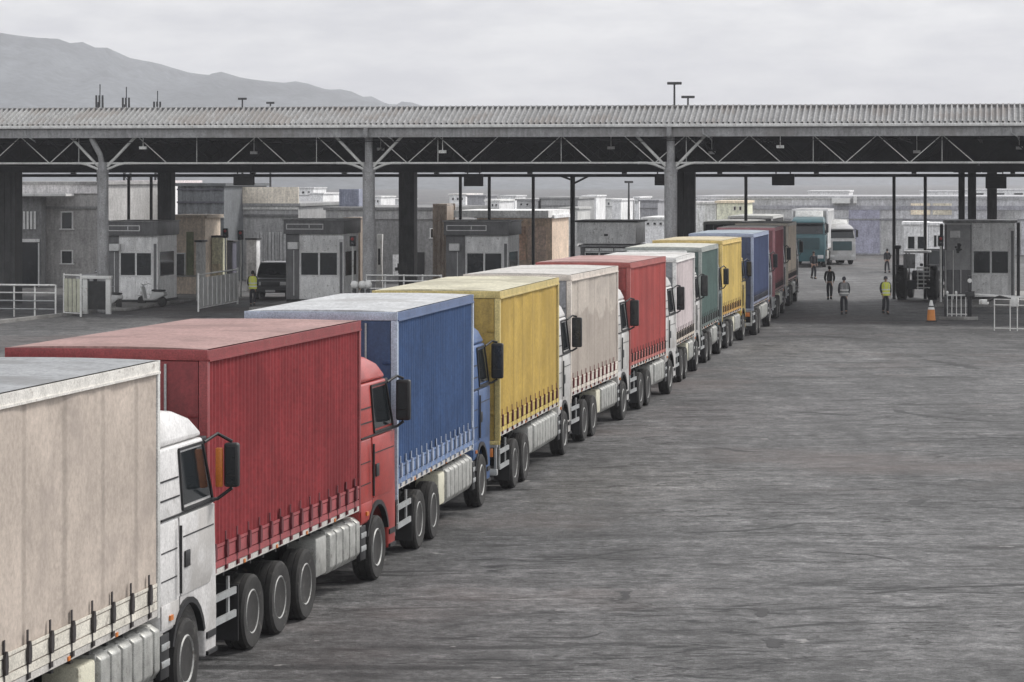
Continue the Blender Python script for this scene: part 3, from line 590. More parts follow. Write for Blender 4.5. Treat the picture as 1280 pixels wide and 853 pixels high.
def booth(label, px0, px1, Y, ztop, cols, lit=.15, sign=True, darkleft=.2, right=True, toppanel=None):
    t = thing('toll_booth', label, 'toll booth', (gx(px0, Y), Y, 0), TH, 'toll booths under the canopy'); w = (px1 - px0) * Y / FPX; D = 3.4; z0 = .152
    MB().box(0, w, 0, D, z0, z0 + .12).build('plinth', DARK, t, .01)
    zr = ztop - .72 if sign else ztop - .12
    MB().box(.05, w - .05, .05, D - .05, z0 + .121, zr).build('wall', BW if toppanel is None else toppanel, t)
    dl = darkleft * w
    MB().box(-.02, dl, -.01, .04, z0 + .125, zr - .01).build('side_panel', BD, t)
    # window band with panes
    zb, zt = 1.42, 2.60
    n = cols; ww = (w - dl - .38) / n
    for i in range(n):
        x0 = dl + .06 + i * ww
        f = MB().box(x0, x0 + ww, .0, .045, zb, zb + .05).box(x0, x0 + ww, .0, .045, zt - .05, zt).box(x0, x0 + .045, 0, .045, zb + .051, zt - .051).box(x0 + ww - .045, x0 + ww - .002, 0, .045, zb + .051, zt - .051).build('window', BWW, t)
        MB().box(x0 + .046, x0 + ww - .047, .02, .04, zb + .051, zt - .051).build('pane', GLASS, f)
        MB().box(x0 + .02, x0 + ww - .03, .025, .048, z0 + .16, zb - .04).build('lower_panel', BW, t, .008)
        MB().box(x0 + .02, x0 + ww - .03, .025, .048, zt + .03, zr - .06).build('upper_panel', BW, t, .008)
    if right:
        MB().box(w - .28, w - .02, -.02, .049, z0 + .125, zr - .25).build('door_frame', BWW, t)
        MB().box(w - .22, w - .08, -.03, -.022, z0 + .2, zr - .4).build('door', BD, t)
    if sign:
        MB().box(-.08, w + .04, -.25, D + .1, zr, ztop - .06).build('sign_panel', BD, t, .01)
        s_ = MB(); x1 = w * .66
        for a, b, c, d in ((.05, x1, ztop - .26, ztop - .22), (.05, x1, ztop - .50, ztop - .46), (.05, .09, ztop - .455, ztop - .265), (x1 - .04, x1, ztop - .455, ztop - .265), (x1 * .62, x1 * .62 + .04, ztop - .44, ztop - .28)): s_.box(a, b, -.27, -.252, c, d)
        s_.build('sign_frame', BWW, t)
        MB().box(-.14, w + .1, -.32, D + .15, ztop - .058, ztop).build('roof', STRUCT, t, .01)
    else: MB().box(-.1, w + .1, -.15, D + .1, zr, ztop).build('roof', STRUCT, t, .01)
    MB().box(dl * .2, dl * .2 + .5, -.3, -.015, zr - .75, zr - .4).build('air_conditioner', BWW, t, .02)
    MB().tube((dl * .6, -.03, z0 + .3), (dl * .6, -.03, zr - .8), .02, 6).build('cable_duct', BWW, t)
    # side windows on both flanks
    for xa, xb in ((.03, .049), (w - .049, w - .03)):
        MB().box(xa, xb, .5, D - .6, zb, zt).build('side_window', GLASS, t)
    return t
booth('grey toll booth with dark name panel, left behind the pale lamp column', 136, 200, 141, 4.13, 2)
booth('grey toll booth with dark name panel standing behind the red truck roof', 358, 432, 141.5, 4.2, 2, darkleft=.22)
booth('wide grey toll booth with a tan annexe behind its right side', 558, 637, 140.5, 4.15, 2, darkleft=.30)
booth('toll booth with a deep pale box roof beside the tall middle canopy column', 726, 794, 141.5, 2.95, 3, sign=False, darkleft=.05, toppanel=BD)
t4 = [o for o in bpy.data.objects if o.name.startswith('toll_booth')][-1]
w4 = (794 - 726) * 141.5 / FPX
MB().box(-.15, w4 + .1, -.35, 3.3, 3.0, 4.05).build('box_roof', BW, t4, .02); MB().box(-.28, w4 + .2, -.45, 3.5, 4.055, 4.14).build('roof_edge', DARK, t4)
MB().box(w4 * .45, w4 * .52, -.37, -.352, 3.38, 3.48).build('roof_lamp', DARK, t4)
tr = booth('large grey toll booth on the right behind the boom barrier', 1181, 1268, 144.5, 4.1, 2, sign=False, darkleft=.38)
wr = (1268 - 1181) * 144.5 / FPX
MB().box(.1, 1.28, -.06, -.02, 1.62, 3.95).build('notice_panel', mat('grey notice panel', (.30, .30, .30), .55, 0, .25, 2, .2), tr)
q = MB()
for a, b, c, d in ((.62, .78, 2.55, 2.95), (.55, .85, 2.6, 2.68), (.58, .72, 2.45, 2.6), (.66, .82, 2.8, 2.9), (.5, .6, 2.7, 2.8)): q.box(a, b, -.075 - random.random() * .01, -.061, c, d)
q.build('emblem', BLACK, tr)
MB().box(.02, 1.32, -.09, -.065, 3.90, 3.94).build('trim', BWW, tr)
MB().box(-.25, -.08, .1, .3, .0, 3.9).build('post', DSTRUCT, tr); MB().box(wr + .06, wr + .22, .1, .3, .0, 4.0).build('post', DSTRUCT, tr)
for xx in (.05, .42): MB().tube((xx, -.18, .15), (xx, -.18, 2.6), .025, 8).build('drain_pipe', WSTEEL, tr)

kb = MB(); kb.beam((-22.6, 121, .07), (-18.8, 135.5, .07), .3, .14); tag(kb.build('kerb', CONC), kind='structure')
# ------------------------------------------------------------------ buildings
def wallmat(name, col, **k): return mat(name, tuple(min(.8, x * 1.75) for x in col), .8, 0, k.get('var', .2), .5, .22, streak=k.get('streak', .3), stain=k.get('stain'))
def building(label, px0, px1, ytop, Y, depth, col, windows=(), doors=(), ribs=0, parapet=None, band=None, name='building', roofcol=None, cat='building', group=None, zb=0., rz=TH, sub=True, ybase=None):
    t = thing(name, label, cat, (gx(px0, Y), Y, zb), rz, group); w = (px1 - px0) * Y / FPX / math.cos(TH); k = Y / FPX
    h = gz(ytop, Y) - zb; key = 'wall %.2f %.2f %.2f' % tuple(col)
    mb = MB()
    if ribs:
        pr = []; x = 0
        while x < w - ribs: pr += [(x, 0), (x + ribs * .5, 0), (x + ribs * .6, .05), (x + ribs * .9, .05)]; x += ribs
        mb.prism([(w, 0.0)] [:0] + pr + [(w, 0), (w, depth), (0, depth)], 'z', 0, h)
    else: mb.box(0, w, 0, depth, 0, h)
    mb.build('wall', wallmat(key, col), t)
    if parapet:
        a, b, c = parapet; za, zbb = gz(a, Y) - zb, gz(b, Y) - zb
        MB().box(-.05, w + .05, -.14, .0 - .004, zbb, za).build('parapet', wallmat('parapet %.2f %.2f %.2f' % c, c), t)
    MB().box(-.15, w + .15, -.18, depth + .1, h + .004, h + .18).build('roof', wallmat('roof ' + key, roofcol or tuple(x * .8 for x in col)), t)
    if band:
        for a, b, c in band:
            za, zbb = gz(a, Y) - zb, gz(b, Y) - zb
            MB().box(-.02, w + .02, -.10, -.006, zbb, za).build('ledge', wallmat('band %.2f %.2f %.2f' % c, c), t)
    for (a, b, c, d) in windows:
        x0, x1 = (a - px0) * k, (b - px0) * k; z1, z0 = gz(c, Y) - zb, gz(d, Y) - zb; e = min(.07, (x1 - x0) * .1)
        f = MB().box(x0, x1, -.07, -.005, z1 - e, z1).box(x0 - e, x1 + e, -.10, -.005, z0, z0 + e).box(x0, x0 + e, -.07, -.005, z0 + e + .001, z1 - e - .001).box(x1 - e, x1, -.07, -.005, z0 + e + .001, z1 - e - .001).build('window', BWW if sum(col) > .3 else STRUCT, t)
        MB().box(x0 + e, x1 - e, -.03, -.004, z0 + e, z1 - e).build('pane', GLASS, f)
    for (a, b, c, d, cc) in doors:
        x0, x1 = (a - px0) * k, (b - px0) * k; z1, z0 = gz(c, Y) - zb, max(0.01, gz(d, Y) - zb)
        MB().box(x0, x1, -.06, -.004, z0, z1).build('door', wallmat('door %.2f %.2f %.2f' % cc, cc, var=.35), t)
    return t
LG = (.42, .42, .42)
bl = building('grey two-storey office block at the far left with two small dark windows', -60, 133, 231, 166, 12, (.24, .235, .23), windows=((82, 98, 264, 287), (82, 98, 312, 330)), band=((228, 242, (.38, .37, .37)), (258, 261, (.16, .16, .16))), doors=())
k = 166 / FPX
pr = MB(); pr.box((24 + 60) * k, (64 + 60) * k, -1.0, -.2, 0, gz(246, 166)); pr.build('porch', wallmat('porch', (.12, .12, .12)), bl)
q = MB()
for i in range(7): q.box((27 + 60 + i * 4.6) * k, (27 + 60 + i * 4.6 + 2.6) * k, -1.06, -1.001, gz(286, 166), gz(264, 166))
q.build('shutter', BWW, bl)
MB().box((30 + 60) * k, (60 + 60) * k, -1.05, -1.001, .02, gz(302, 166)).build('entrance_door', GLASS, bl)
q = MB(); q.box((28 + 60) * k, (62 + 60) * k, -1.12, -1.003, gz(302, 166), gz(298, 166)); q.box((28 + 60) * k, (29.5 + 60) * k, -1.1, -1.06, .02, gz(303, 166)); q.box((60.5 + 60) * k, (62 + 60) * k, -1.1, -1.06, .02, gz(303, 166)); q.build('door_frame', BWW, bl)
MB().box((25 + 60) * k, (100 + 60) * k, -1.6, -.15, gz(245, 166), gz(242, 166)).build('awning', BWW, bl)
building('pale pinkish flat-roofed block behind the left toll booth', 126, 203, 229, 205, 10, (.50, .45, .45), windows=((163, 180, 264, 273),), band=((259, 262, (.3, .28, .28)),))
wh = building('grey warehouse with a long cream ribbed upper front, left of the second booth', 281, 374, 258, 176, 14, (.22, .22, .22), parapet=(234, 257, (.50, .42, .36)), band=((258, 262, (.36, .36, .35)), (268, 271, (.10, .10, .10))))
kw = 176 / FPX
for a, b in ((318, 332), (333, 347), (348, 362)):
    q = MB(); x = (a - 281) * kw
    while x < (b - 281) * kw: q.box(x, x + .16, -.1, -.01, .02, gz(290, 176)); x += .22
    q.build('roller_door', wallmat('roller', (.30, .30, .30)), wh)
building('dark slatted steel container shed beside the cream ribbed warehouse', 222, 281, 233, 172, 10, (.085, .09, .095), band=((236, 238, (.05, .05, .06)), (252, 254, (.05, .05, .06)), (270, 273, (.2, .2, .2))), ribs=.5)
# tan kiosk and cabinets left of the middle
building('tan boarded kiosk with a green side door behind the second dark column', 214, 257, 273, 151, 3, (.38, .32, .26), doors=((234, 243, 290, 345, (.10, .11, .06)), (214, 217, 292, 372, (.2, .14, .1))), windows=((217, 233, 316, 346),), band=((344, 346, (.2, .2, .18)),), name='kiosk', cat='kiosk')
for (a, b, c, Y, col, lab, n) in ((245, 252, 303, 146, (.35, .35, .34), 'narrow grey service cabinet with pale top right of the tan kiosk', 'cabinet'), (263, 279, 297, 152, (.5, .45, .33), 'pale beige service hut behind the white railing', 'service_hut'),
                                 (281, 291, 303, 153, (.06, .06, .08), 'dark narrow cabinet beside the beige hut', 'cabinet'), (308, 321, 300, 158, (.42, .42, .42), 'pale grey cabinet with a dark hood behind the worker in the yellow vest', 'cabinet')):
    t = thing(n, lab, n.replace('_', ' '), (gx(a, Y), Y, 0), TH); w = (b - a) * Y / FPX; h = gz(c, Y)
    MB().box(0, w, 0, .8, 0, h).build('body', wallmat('cab %.2f %.2f %.2f' % col, col), t, .02); MB().box(-.06, w + .06, -.1, .9, h + .003, h + .1).build('hood', DARK, t, .01)
    MB().box(w * .15, w * .85, -.02, -.003, .15, h * .55).build('door', wallmat('cabd %.2f %.2f %.2f' % col, tuple(x * .8 for x in col)), t)
mid = building('long dark grey hall with a flat roof behind the pale middle columns', 408, 557, 263, 172, 14, (.14, .14, .14), band=((263, 274, (.20, .20, .20)),), doors=((519, 533, 315, 343, (.015, .015, .015)), (456, 470, 275, 296, (.03, .03, .03)), (493, 512, 318, 345, (.50, .50, .48))), windows=((540, 552, 285, 298),))
km = 172 / FPX
q = MB()
for a, b, c, d in ((499, 506, 329, 336), (496, 509, 334, 338), (500, 502, 336, 341), (504, 507, 336, 340)): q.box((a - 408) * km, (b - 408) * km, -.09, -.062, gz(d, 172), gz(c, 172))
q.build('emblem', BLACK, mid)
for (a, b, c, d, col, lab) in ((424, 449, 241, 262, (.15, .16, .20), 'blue-grey ribbed container on the flat roof of the dark hall'),):
    t = thing('shipping_container', lab, 'container', (gx(a, 176), 176, gz(263, 172) + .19), TH); w = (b - a) * 176 / FPX; q = MB(); q.box(0, w, 0, 2.4, 0, 1.05)
    for i in range(9): q.box(i * w / 9 + .02, i * w / 9 + .08, -.03, -.002, .05, 1.0)
    q.build('container_body', wallmat('cont', col), t)
def stacked(label, a, b, c, Y, col, base=0, depth=2.4, ribs=True):
    t = thing('shipping_container', label, 'container', (gx(a, Y), Y, base), TH); w = (b - a) * Y / FPX; h = gz(c, Y) - base
    mm = mat('container %.2f %.2f %.2f' % col, col, .6, 0, .2, .8, .2, streak=.35, worn=(.16, .07, .04, .6))
    q = MB(); pr = []; x = .08
    while x < w - .2: pr += [(x, 0), (x + .09, 0), (x + .13, .04), (x + .2, .04)]; x += .25
    q.prism(pr + [(w - .06, 0), (w - .06, depth), (.08, depth)], 'z', .1, h - .1); q.build('container_body', mm, t)
    f = MB()
    for xx in (0, w - .1): f.box(xx, xx + .1, -.02, .1, 0, h); f.box(xx, xx + .1, depth - .1, depth + .02, 0, h)
    f.box(.101, w - .101, -.02, .06, 0, .12); f.box(.101, w - .101, -.02, .06, h - .12, h); f.box(.101, w - .101, .07, depth, h - .06, h - .002)
    f.build('frame', mm, t)
stacked('tan container standing between the second booth and the pale column', 429, 451, 272, 160, (.32, .26, .21))
stacked('tall tan container unit left of the wide booth with the annexe', 541, 559, 255, 158, (.33, .27, .22))
an = building('tan annexe with a white slab roof right of the wide grey booth', 596, 690, 273, 158, 6, (.46, .36, .28), doors=((640, 658, 283, 325, (.40, .27, .2)), (661, 684, 283, 325, (.44, .34, .28))), roofcol=(.6, .58, .55), windows=())
MB().box(-1.0, (692 - 596) * 158 / FPX, -1.5, 6.2, gz(272, 158) + .02, gz(267, 158) + .18).build('slab_roof', wallmat('slab', (.55, .50, .45)), an)
MB().box((592 - 596) * 158 / FPX, (606 - 596) * 158 / FPX, -.9, -.3, .0, gz(297, 158)).build('door_screen', BLACK, an)
# far warehouse on the right and other distant blocks
FW = building('long low grey warehouse with a white roof line across the right background', 868, 1420, 248, 236, 20, (.30, .30, .31), band=((246, 249, (.62, .62, .62)), (257, 262, (.20, .20, .22)), (273, 275, (.15, .15, .16))), doors=((1060, 1098, 258, 316, (.20, .20, .25)), (990, 1040, 262, 316, (.22, .22, .23)), (1100, 1128, 272, 318, (.26, .26, .26)), (1136, 1160, 254, 268, (.5, .40, .31)), (1163, 1186, 254, 268, (.5, .42, .34)), (1230, 1270, 262, 316, (.22, .22, .22))))
kf = 236 / FPX
MB().box((1040 - 868) * kf, (1062 - 868) * kf, -.9, -.12, gz(254, 236), gz(247.5, 236)).build('sign_board', BWW, FW)
MB().box((1066 - 868) * kf, (1070 - 868) * kf, -.6, -.12, gz(254, 236), gz(245, 236)).build('vent_stack', BWW, FW)
building('small cream block with two dark windows above the dark truck roofs', 896, 932, 254, 228, 6, (.56, .48, .36), windows=((917, 920, 258, 263), (924, 927, 258, 263)))
building('pale ribbed shed beside the cream block behind the middle column', 868, 895, 255, 231, 6, (.52, .51, .5), ribs=.6)
CABG = 'white site cabins beyond the right booth'
def cabin(lab, a, b, c, Y, wins):
    t = building(lab, a, b, c, Y, 3, (.60, .60, .59), windows=wins, name='site_cabin', cat='cabin', group=CABG); return t
cabin('white site cabin with two dark windows beyond the dark forklift', 1130, 1157, 281, 190, ((1134, 1144, 295, 312), (1146, 1156, 295, 312)))
cabin('white site cabin with narrow windows just left of the right booth', 1161, 1183, 282, 186, ((1167, 1171, 294, 312), (1173, 1177, 294, 312)))
T = [(366, 392, 236, 420, (.45, .45, .45), 'hazy pale block above the right end of the cream warehouse'), (386, 404, 243, 360, (.50, .50, .50), 'low white hut left of the roof container'),
     (460, 476, 247, 420, (.55, .55, .54), 'low whitish house right of the first middle column'), (478, 506, 250, 520, (.42, .42, .42), 'hazy grey house between the two middle columns'),
     (562, 582, 244, 380, (.52, .50, .48), 'pale distant house left of the hanging sign box'), (584, 606, 246, 330, (.20, .20, .21), 'dark roofed far building under the middle hanging sign box'),
     (607, 624, 252, 300, (.55, .55, .53), 'white far building behind the thin pole left of the annexe'), (626, 644, 246, 450, (.48, .48, .48), 'hazy far block above the tan annexe'),
     (646, 672, 251, 290, (.27, .27, .27), 'plain grey far shed above the white slab roof'), (676, 722, 249, 290, (.20, .20, .20), 'dark banded far shed right of the tan annexe'),
     (700, 722, 262, 262, (.32, .32, .31), 'grey low store between the annexe and the box-roofed booth'), (728, 745, 246, 380, (.58, .58, .57), 'bright white far house above the box-roofed booth at its left'), (746, 765, 250, 420, (.42, .42, .41), 'grey far house above the middle of the box-roofed booth'),
     (765, 776, 251, 340, (.66, .66, .65), 'narrow bright white far building beside the lamp pole'), (793, 799, 248, 360, (.66, .66, .65), 'slim white far tower right of the lamp pole'), (800, 822, 252, 300, (.19, .19, .2), 'dark far building left of the tall middle column'),
     (804, 832, 275, 205, (.5, .5, .49), 'low white store right of the box-roofed booth'), (930, 966, 256, 330, (.34, .34, .36), 'grey far hall above the dark truck roofs right of the cream block'), (1010, 1060, 240, 420, (.6, .6, .6), 'long white far roof above the right warehouse'), (1150, 1200, 240, 520, (.5, .5, .51), 'hazy far block over the tan panels of the right warehouse'), (1205, 1290, 238, 460, (.56, .56, .57), 'wide hazy far block at the right edge')]
for i, (a, b, c, Y, col, lab) in enumerate(T):
    w = (b - a)
    wins = [(a + w * u, a + w * (u + .14), c + 3, c + 6.5) for u in (.15, .45, .72)] if i % 2 == 0 else []
    building(lab, a, b, c, Y, 8 + i % 5, col, windows=wins, group='distant buildings beyond the plaza', band=((c + 8, c + 9, tuple(x * .5 for x in col)),) if i % 3 == 0 else None, name='distant_building')
# ------------------------------------------------------------------ masts and lamp posts
def tower(lab, px, top, Y):
    t = thing('lattice_mast', lab, 'mast', (gx(px, Y), Y, 0), 0, 'lattice masts behind the canopy'); h = gz(top, Y); mb = MB(); w = .55
    for a in range(3):
        x, y = w * math.cos(a * 2.1), w * math.sin(a * 2.1); mb.beam((x, y, 0), (x * .5, y * .5, h - 1), .1)
    z = 1.; f = 1
    while z < h - 1.5:
        for a in range(3):
            k0, k1 = 1 - .5 * z / h, 1 - .5 * (z + .9) / h; mb.beam((w * k0 * math.cos(a * 2.1), w * k0 * math.sin(a * 2.1), z), (w * k1 * math.cos((a + f) * 2.1), w * k1 * math.sin((a + f) * 2.1), z + .9), .05)
        z += .9
    mb.build('frame', DSTRUCT, t); MB().tube((0, 0, h - 1.2), (0, 0, h + .6), .05, 6).build('aerial', DSTRUCT, t)
    for k in range(3): MB().box(-.35 + k * .28, -.18 + k * .28, -.5, -.4, h - 1.6, h - .4).build('antenna', DARK, t)
tower('lattice mast with aerials, leftmost above the canopy roof', 125, 114, 260); tower('lattice mast second from the left above the canopy roof', 158, 117, 262); tower('short slim mast right of the two lattice masts', 197, 122, 265)
def lamp(lab, px, top, Y, w=1.6):
    t = thing('lamp_post', lab, 'lamp post', (gx(px, Y), Y, 0), 0, 'tall lamp posts'); h = gz(top, Y)
    MB().tube((0, 0, 0), (0, 0, h), .14, 8, .08).build('pole', DSTRUCT, t, smooth=50); MB().box(-w / 2, w / 2, -.2, .2, h, h + .22).build('lamp_head', DARK, t, .03)
lamp('tall lamp post rising above the roof right of the middle column', 843, 106, 240, 1.2); lamp('shorter lamp post above the roof, right beside the tall one', 860, 123, 262, 1.2)
lamp('small lamp post above the roof at left, between the masts and the middle', 303, 125, 300, .9); lamp('tiny lamp post above the roof right of the small one at left', 338, 130, 320, .9); lamp('thin lamp pole far behind the box-roofed booth', 786, 229, 300, .9)
# ------------------------------------------------------------------ cars and machines
def car_wheel(parent, x, y, r, w=.24):
    s = 1 if x > 0 else -1
    h = MB().lathe([(r * .25, -w * .3), (r * .25, w * .3), (r * .15, w * .42)], (0, 0, 0), 'x', 14).build('wheel', DARK, parent); h.location = (x, y, r); h.rotation_euler = (0, 0, 0 if s > 0 else math.pi)
    MB().lathe([(r * .62, -w / 2), (r * .95, -w / 2), (r, -w * .35), (r, w * .35), (r * .95, w / 2), (r * .62, w / 2)], (0, 0, 0), 'x', 22).build('tyre', RUBBER, h, smooth=40)
    MB().lathe([(r * .2, -.02), (r * .64, -w * .3), (r * .64, w * .42), (r * .56, w * .42), (r * .45, w * .2), (r * .2, w * .25)], (0, 0, 0), 'x', 22).build('rim', RIM, h, smooth=40)
def car(label, cat, name, px, Y, rz, col, prof, roofp, W=1.82, wy=(.85, 3.5), r=.36):
    """front of the car at local y = 0, facing -y; prof: body side outline, roofp: (y at sill, y at roof) front and rear"""
    t = thing(name, label, cat, (gx(px, Y), Y, 0), rz); m = mat('%s paint %.2f %.2f' % (name, col[0], col[2]), col, .32, 0, .12, 2, .1, coat=.4)
    MB().prism(prof, 'x', -W / 2, W / 2).build('body', m, t, .06, 3)
    zs, zr, yf0, yf1, yr1, yr0 = roofp; hb, ht = W / 2 - .06, W / 2 - .2
    Rg = lambda z, a, b, h: [(-h, a, z), (h, a, z), (h, b, z), (-h, b, z)]
    MB().loft([Rg(zs + .002, yf0, yr0, hb), Rg(zr, yf1, yr1, ht)]).build('cabin', m, t, .05, 3)
    lerp = lambda a, b, u: a + (b - a) * u
    def pane(nm, pts, d):
        d = Vector(d); MB().add([Vector(p) + d * .012 for p in pts] + [Vector(p) - d * .02 for p in pts], [(0, 1, 2, 3), (7, 6, 5, 4), (0, 1, 5, 4), (1, 2, 6, 5), (2, 3, 7, 6), (3, 0, 4, 7)]).build(nm, GLASS, t)
    u0, u1 = .1, .86
    pane('windscreen', [(-lerp(hb, ht, u) * .9 * s, lerp(yf0, yf1, u), lerp(zs, zr, u)) for u, s in ((u0, 1), (u0, -1), (u1, -1), (u1, 1))], (0, -1, .5))
    pane('rear_window', [(-lerp(hb, ht, u) * .85 * s, lerp(yr0, yr1, u), lerp(zs, zr, u)) for u, s in ((u0 + .1, 1), (u0 + .1, -1), (u1, -1), (u1, 1))], (0, 1, .3))
    for s in (-1, 1):
        mid = (yf1 + yr1) / 2
        for a, b in ((lambda u: lerp(yf0, yf1, u) + .12, lambda u: mid - .04), (lambda u: mid + .04, lambda u: lerp(yr0, yr1, u) - .12)):
            pane('side_window', [(s * lerp(hb, ht, u), q(u), lerp(zs, zr, u)) for u, q in ((u0, a), (u0, b), (u1, b), (u1, a))], (s, 0, .2))
        MB().box(*sorted((s * (W / 2 - .42), s * (W / 2 - .06))), -.035, .03, zs - .42, zs - .24).build('headlight', LAMPGLASS, t, .02)
        MB().box(*sorted((s * (W / 2 + .01), s * (W / 2 + .2))), yf0 + .2, yf0 + .3, zs + .0, zs + .16).build('mirror', BLACK, t, .03)
        for y in wy: car_wheel(t, s * (W / 2 - .1), y, r)
    MB().box(-W / 2 + .45, W / 2 - .45, -.045, .02, zs - .48, zs - .22).build('grille', BLACK, t, .01)
    MB().box(-W / 2 - .02, W / 2 + .02, -.09, .06, .36, .56).build('bumper', BLACK, t, .04)
    MB().box(-.25, .25, -.11, -.091, .40, .51).build('number_plate', LAMPGLASS, t)
    return t
SUVP = [(0, .4), (.0, 1.0), (.12, 1.08), (1.25, 1.16), (4.5, 1.16), (4.55, .5), (4.4, .36), (3.95, .36), (3.9, .62), (3.7, .78), (3.3, .78), (3.1, .62), (3.05, .36), (1.3, .36), (1.25, .62), (1.05, .78), (.65, .78), (.45, .62), (.4, .36)]
car('dark off-road car facing the camera beside the worker in the yellow vest', 'car', 'off_road_car', 338, 147, TH + R(8), (.05, .052, .055), SUVP, (1.16, 1.88, 1.15, 1.6, 4.3, 4.5))
car('dark car parked behind the left fence with a pale grey reflection on its windscreen', 'car', 'parked_car', 106, 153, TH + R(-40), (.09, .09, .095), SUVP, (1.16, 1.92, 1.1, 1.7, 4.2, 4.48))
VANP = [(0, .4), (.0, .95), (.5, 1.2), (5.2, 1.2), (5.2, .4), (4.5, .36), (4.45, .7), (3.8, .7), (3.7, .36), (1.5, .36), (1.45, .7), (.8, .7), (.7, .36)]
car('dark grey van parked at the left flank of the right booth', 'van', 'parked_van', 1174, 163, TH, (.05, .05, .052), VANP, (1.2, 2.2, .5, 1.1, 5.1, 5.18), wy=(1.12, 4.1))
# tractor with its big tyres towards the camera
tx = thing('yard_tractor', 'dark yard tractor with tall rear tyres and grey cab box, left of the right booth', 'tractor', (gx(1146, 147), 147, 0), TH - R(6))
MB().box(-.35, .35, .6, 3.4, .7, 1.35).build('engine_hood', DARK, tx, .05)
MB().box(-.5, .5, -.1, .7, .55, 1.0).build('chassis', DARK, tx, .03)
for s in (-1, 1):
    w = MB().lathe([(.3, -.2), (.3, .2), (.12, .22)], (0, 0, 0), 'x', 16).build('rear_wheel', DARK, tx); w.location = (s * .78, .2, .85)
    q = MB().lathe([(.45, -.22), (.75, -.24), (.83, -.2), (.83, .2), (.75, .24), (.45, .22)], (0, 0, 0), 'x', 28)
    for k in range(24):
        a = k * math.pi / 12; q.beam((-.2 if k % 2 else .0, .84 * math.cos(a), .84 * math.sin(a)), (.0 if k % 2 else .2, .84 * math.cos(a + .12), .84 * math.sin(a + .12)), .05)
    q.build('tyre', RUBBER, w, smooth=35)
    car_wheel(tx, s * .7, 2.9, .42, .26)
    MB().box(*sorted((s * .5, s * 1.05)), -.35, .75, 1.72, 1.78).build('mudguard', DARK, tx, .02)
for x, y in ((-.5, -.3), (.5, -.3), (-.5, .8), (.5, .8)): MB().box(x - .03, x + .03, y - .03, y + .03, 1.0, 2.4).build('cab_post', DARK, tx)
MB().box(-.62, .62, -.45, .95, 2.405, 2.5).build('cab_roof', BW, tx, .03)
MB().box(-.62, -.02, -.5, -.4, 1.62, 2.35).build('rear_panel', STRUCT, tx, .02)
MB().tube((-.95, -.2, 1.0), (-.95, -.2, 2.75), .09, 8).build('exhaust_stack', DARK, tx, smooth=50); MB().box(-1.12, -.78, -.35, -.05, 2.6, 2.78).build('beacon', BLACK, tx, .03)
q = MB()
for k in range(6): q.box(.08, .75, -.62, -.56, .62 + k * .2, .68 + k * .2)
for x in (.1, .4, .7): q.box(x, x + .05, -.555, -.51, .55, 1.72)
q.build('rear_rack', WSTEEL, tx)
MB().box(-.25, .25, .1, .5, 1.0, 1.5).build('seat', BLACK, tx, .05)
def scooter(label, px, Y, rz):
    t = thing('motor_scooter', label, 'scooter', (gx(px, Y), Y, 0), rz, 'scooters by the left booth'); m = mat('scooter paint', (.35, .35, .34), .35, 0, .15, 3)
    for y in (-.62, .62):
        w = MB().lathe([(.08, -.05), (.08, .05)], (0, 0, 0), 'x', 12).build('wheel', DARK, t); w.location = (0, y, .25)
        MB().lathe([(.15, -.05), (.23, -.05), (.25, -.02), (.25, .02), (.23, .05), (.15, .05)], (0, 0, 0), 'x', 18).build('tyre', RUBBER, w, smooth=40); MB().lathe([(.07, -.03), (.16, -.04), (.16, .04), (.07, .03)], (0, 0, 0), 'x', 18).build('rim', RIM, w)
    MB().prism([(-.2, .3), (-.85, .55), (-.8, .72), (-.1, .72), (.05, .40), (.35, .36), (.5, .95), (.58, .93), (.45, .28)], 'x', -.14, .14).build('body', m, t, .04)
    MB().box(-.13, .13, -.75, -.05, .73, .83).build('seat', BLACK, t, .04)
    MB().path([(-.33, .42, 1.1), (0, .5, 1.03), (.33, .42, 1.1)], .018, 6).tube((0, .5, 1.03), (0, .62, .3), .03, 6).build('handlebar', STEEL, t); MB().box(-.09, .09, .52, .64, .86, 1.0).build('headlight', LAMPGLASS, t, .03)
    MB().box(-.08, .08, .48, .8, .5, .54).build('front_mudguard', m, t, .01)
    return t
scooter('pale scooter parked tight behind the white-wrapped foot of the left column', 141, 136, R(35)); scooter('pale scooter standing in front of the lower panel of the left booth', 190, 139.5, R(60))

# ------------------------------------------------------------------ fences, barriers, cone
WP = mat('white painted rail', (.60, .60, .58), .5, 0, .15, 3, .2, worn=(.2, .14, .1, .6))
fa = thing('tube_fence', 'long steel tube fence with four rails at the left edge of the frame', 'fence', (gx(-60, 130), 130, 0), TH + R(-3)); wf = 137 * 130 / FPX
for i, z in enumerate((.35, .72, 1.08, 1.42)): MB().tube((0, 0, z), (wf, 0, z), .03 if i < 3 else .045, 8).build('rail', WSTEEL if i in (3, 2) else STEEL, fa, smooth=50)
for i in range(6): MB().tube((i * wf / 5, .06, 0), (i * wf / 5, .06, 1.45), .04, 8).build('post', WSTEEL, fa, smooth=50)
def panel_rail(label, a, b, h, n, mm, fill=.7, solid=True):
    a, b = Vector(a), Vector(b); d = b - a; t = thing('railing', label, 'railing', a, math.atan2(d.y, d.x)); L_ = d.length
    f = MB().tube((0, 0, h), (L_, 0, h), .04, 8).tube((0, 0, .15), (L_, 0, .15), .03, 8)
    for x in (0, L_): f.tube((x, 0, 0), (x, 0, h + .08), .045, 8)
    f.build('frame', WP, t, smooth=50)
    for i in range(n):
        x = (i + .5) * L_ / n; w = L_ / n * fill
        MB().box(x - w / 2, x + w / 2, -.02, .02, .2, h - .16).build('slat', mm, t)
    return t
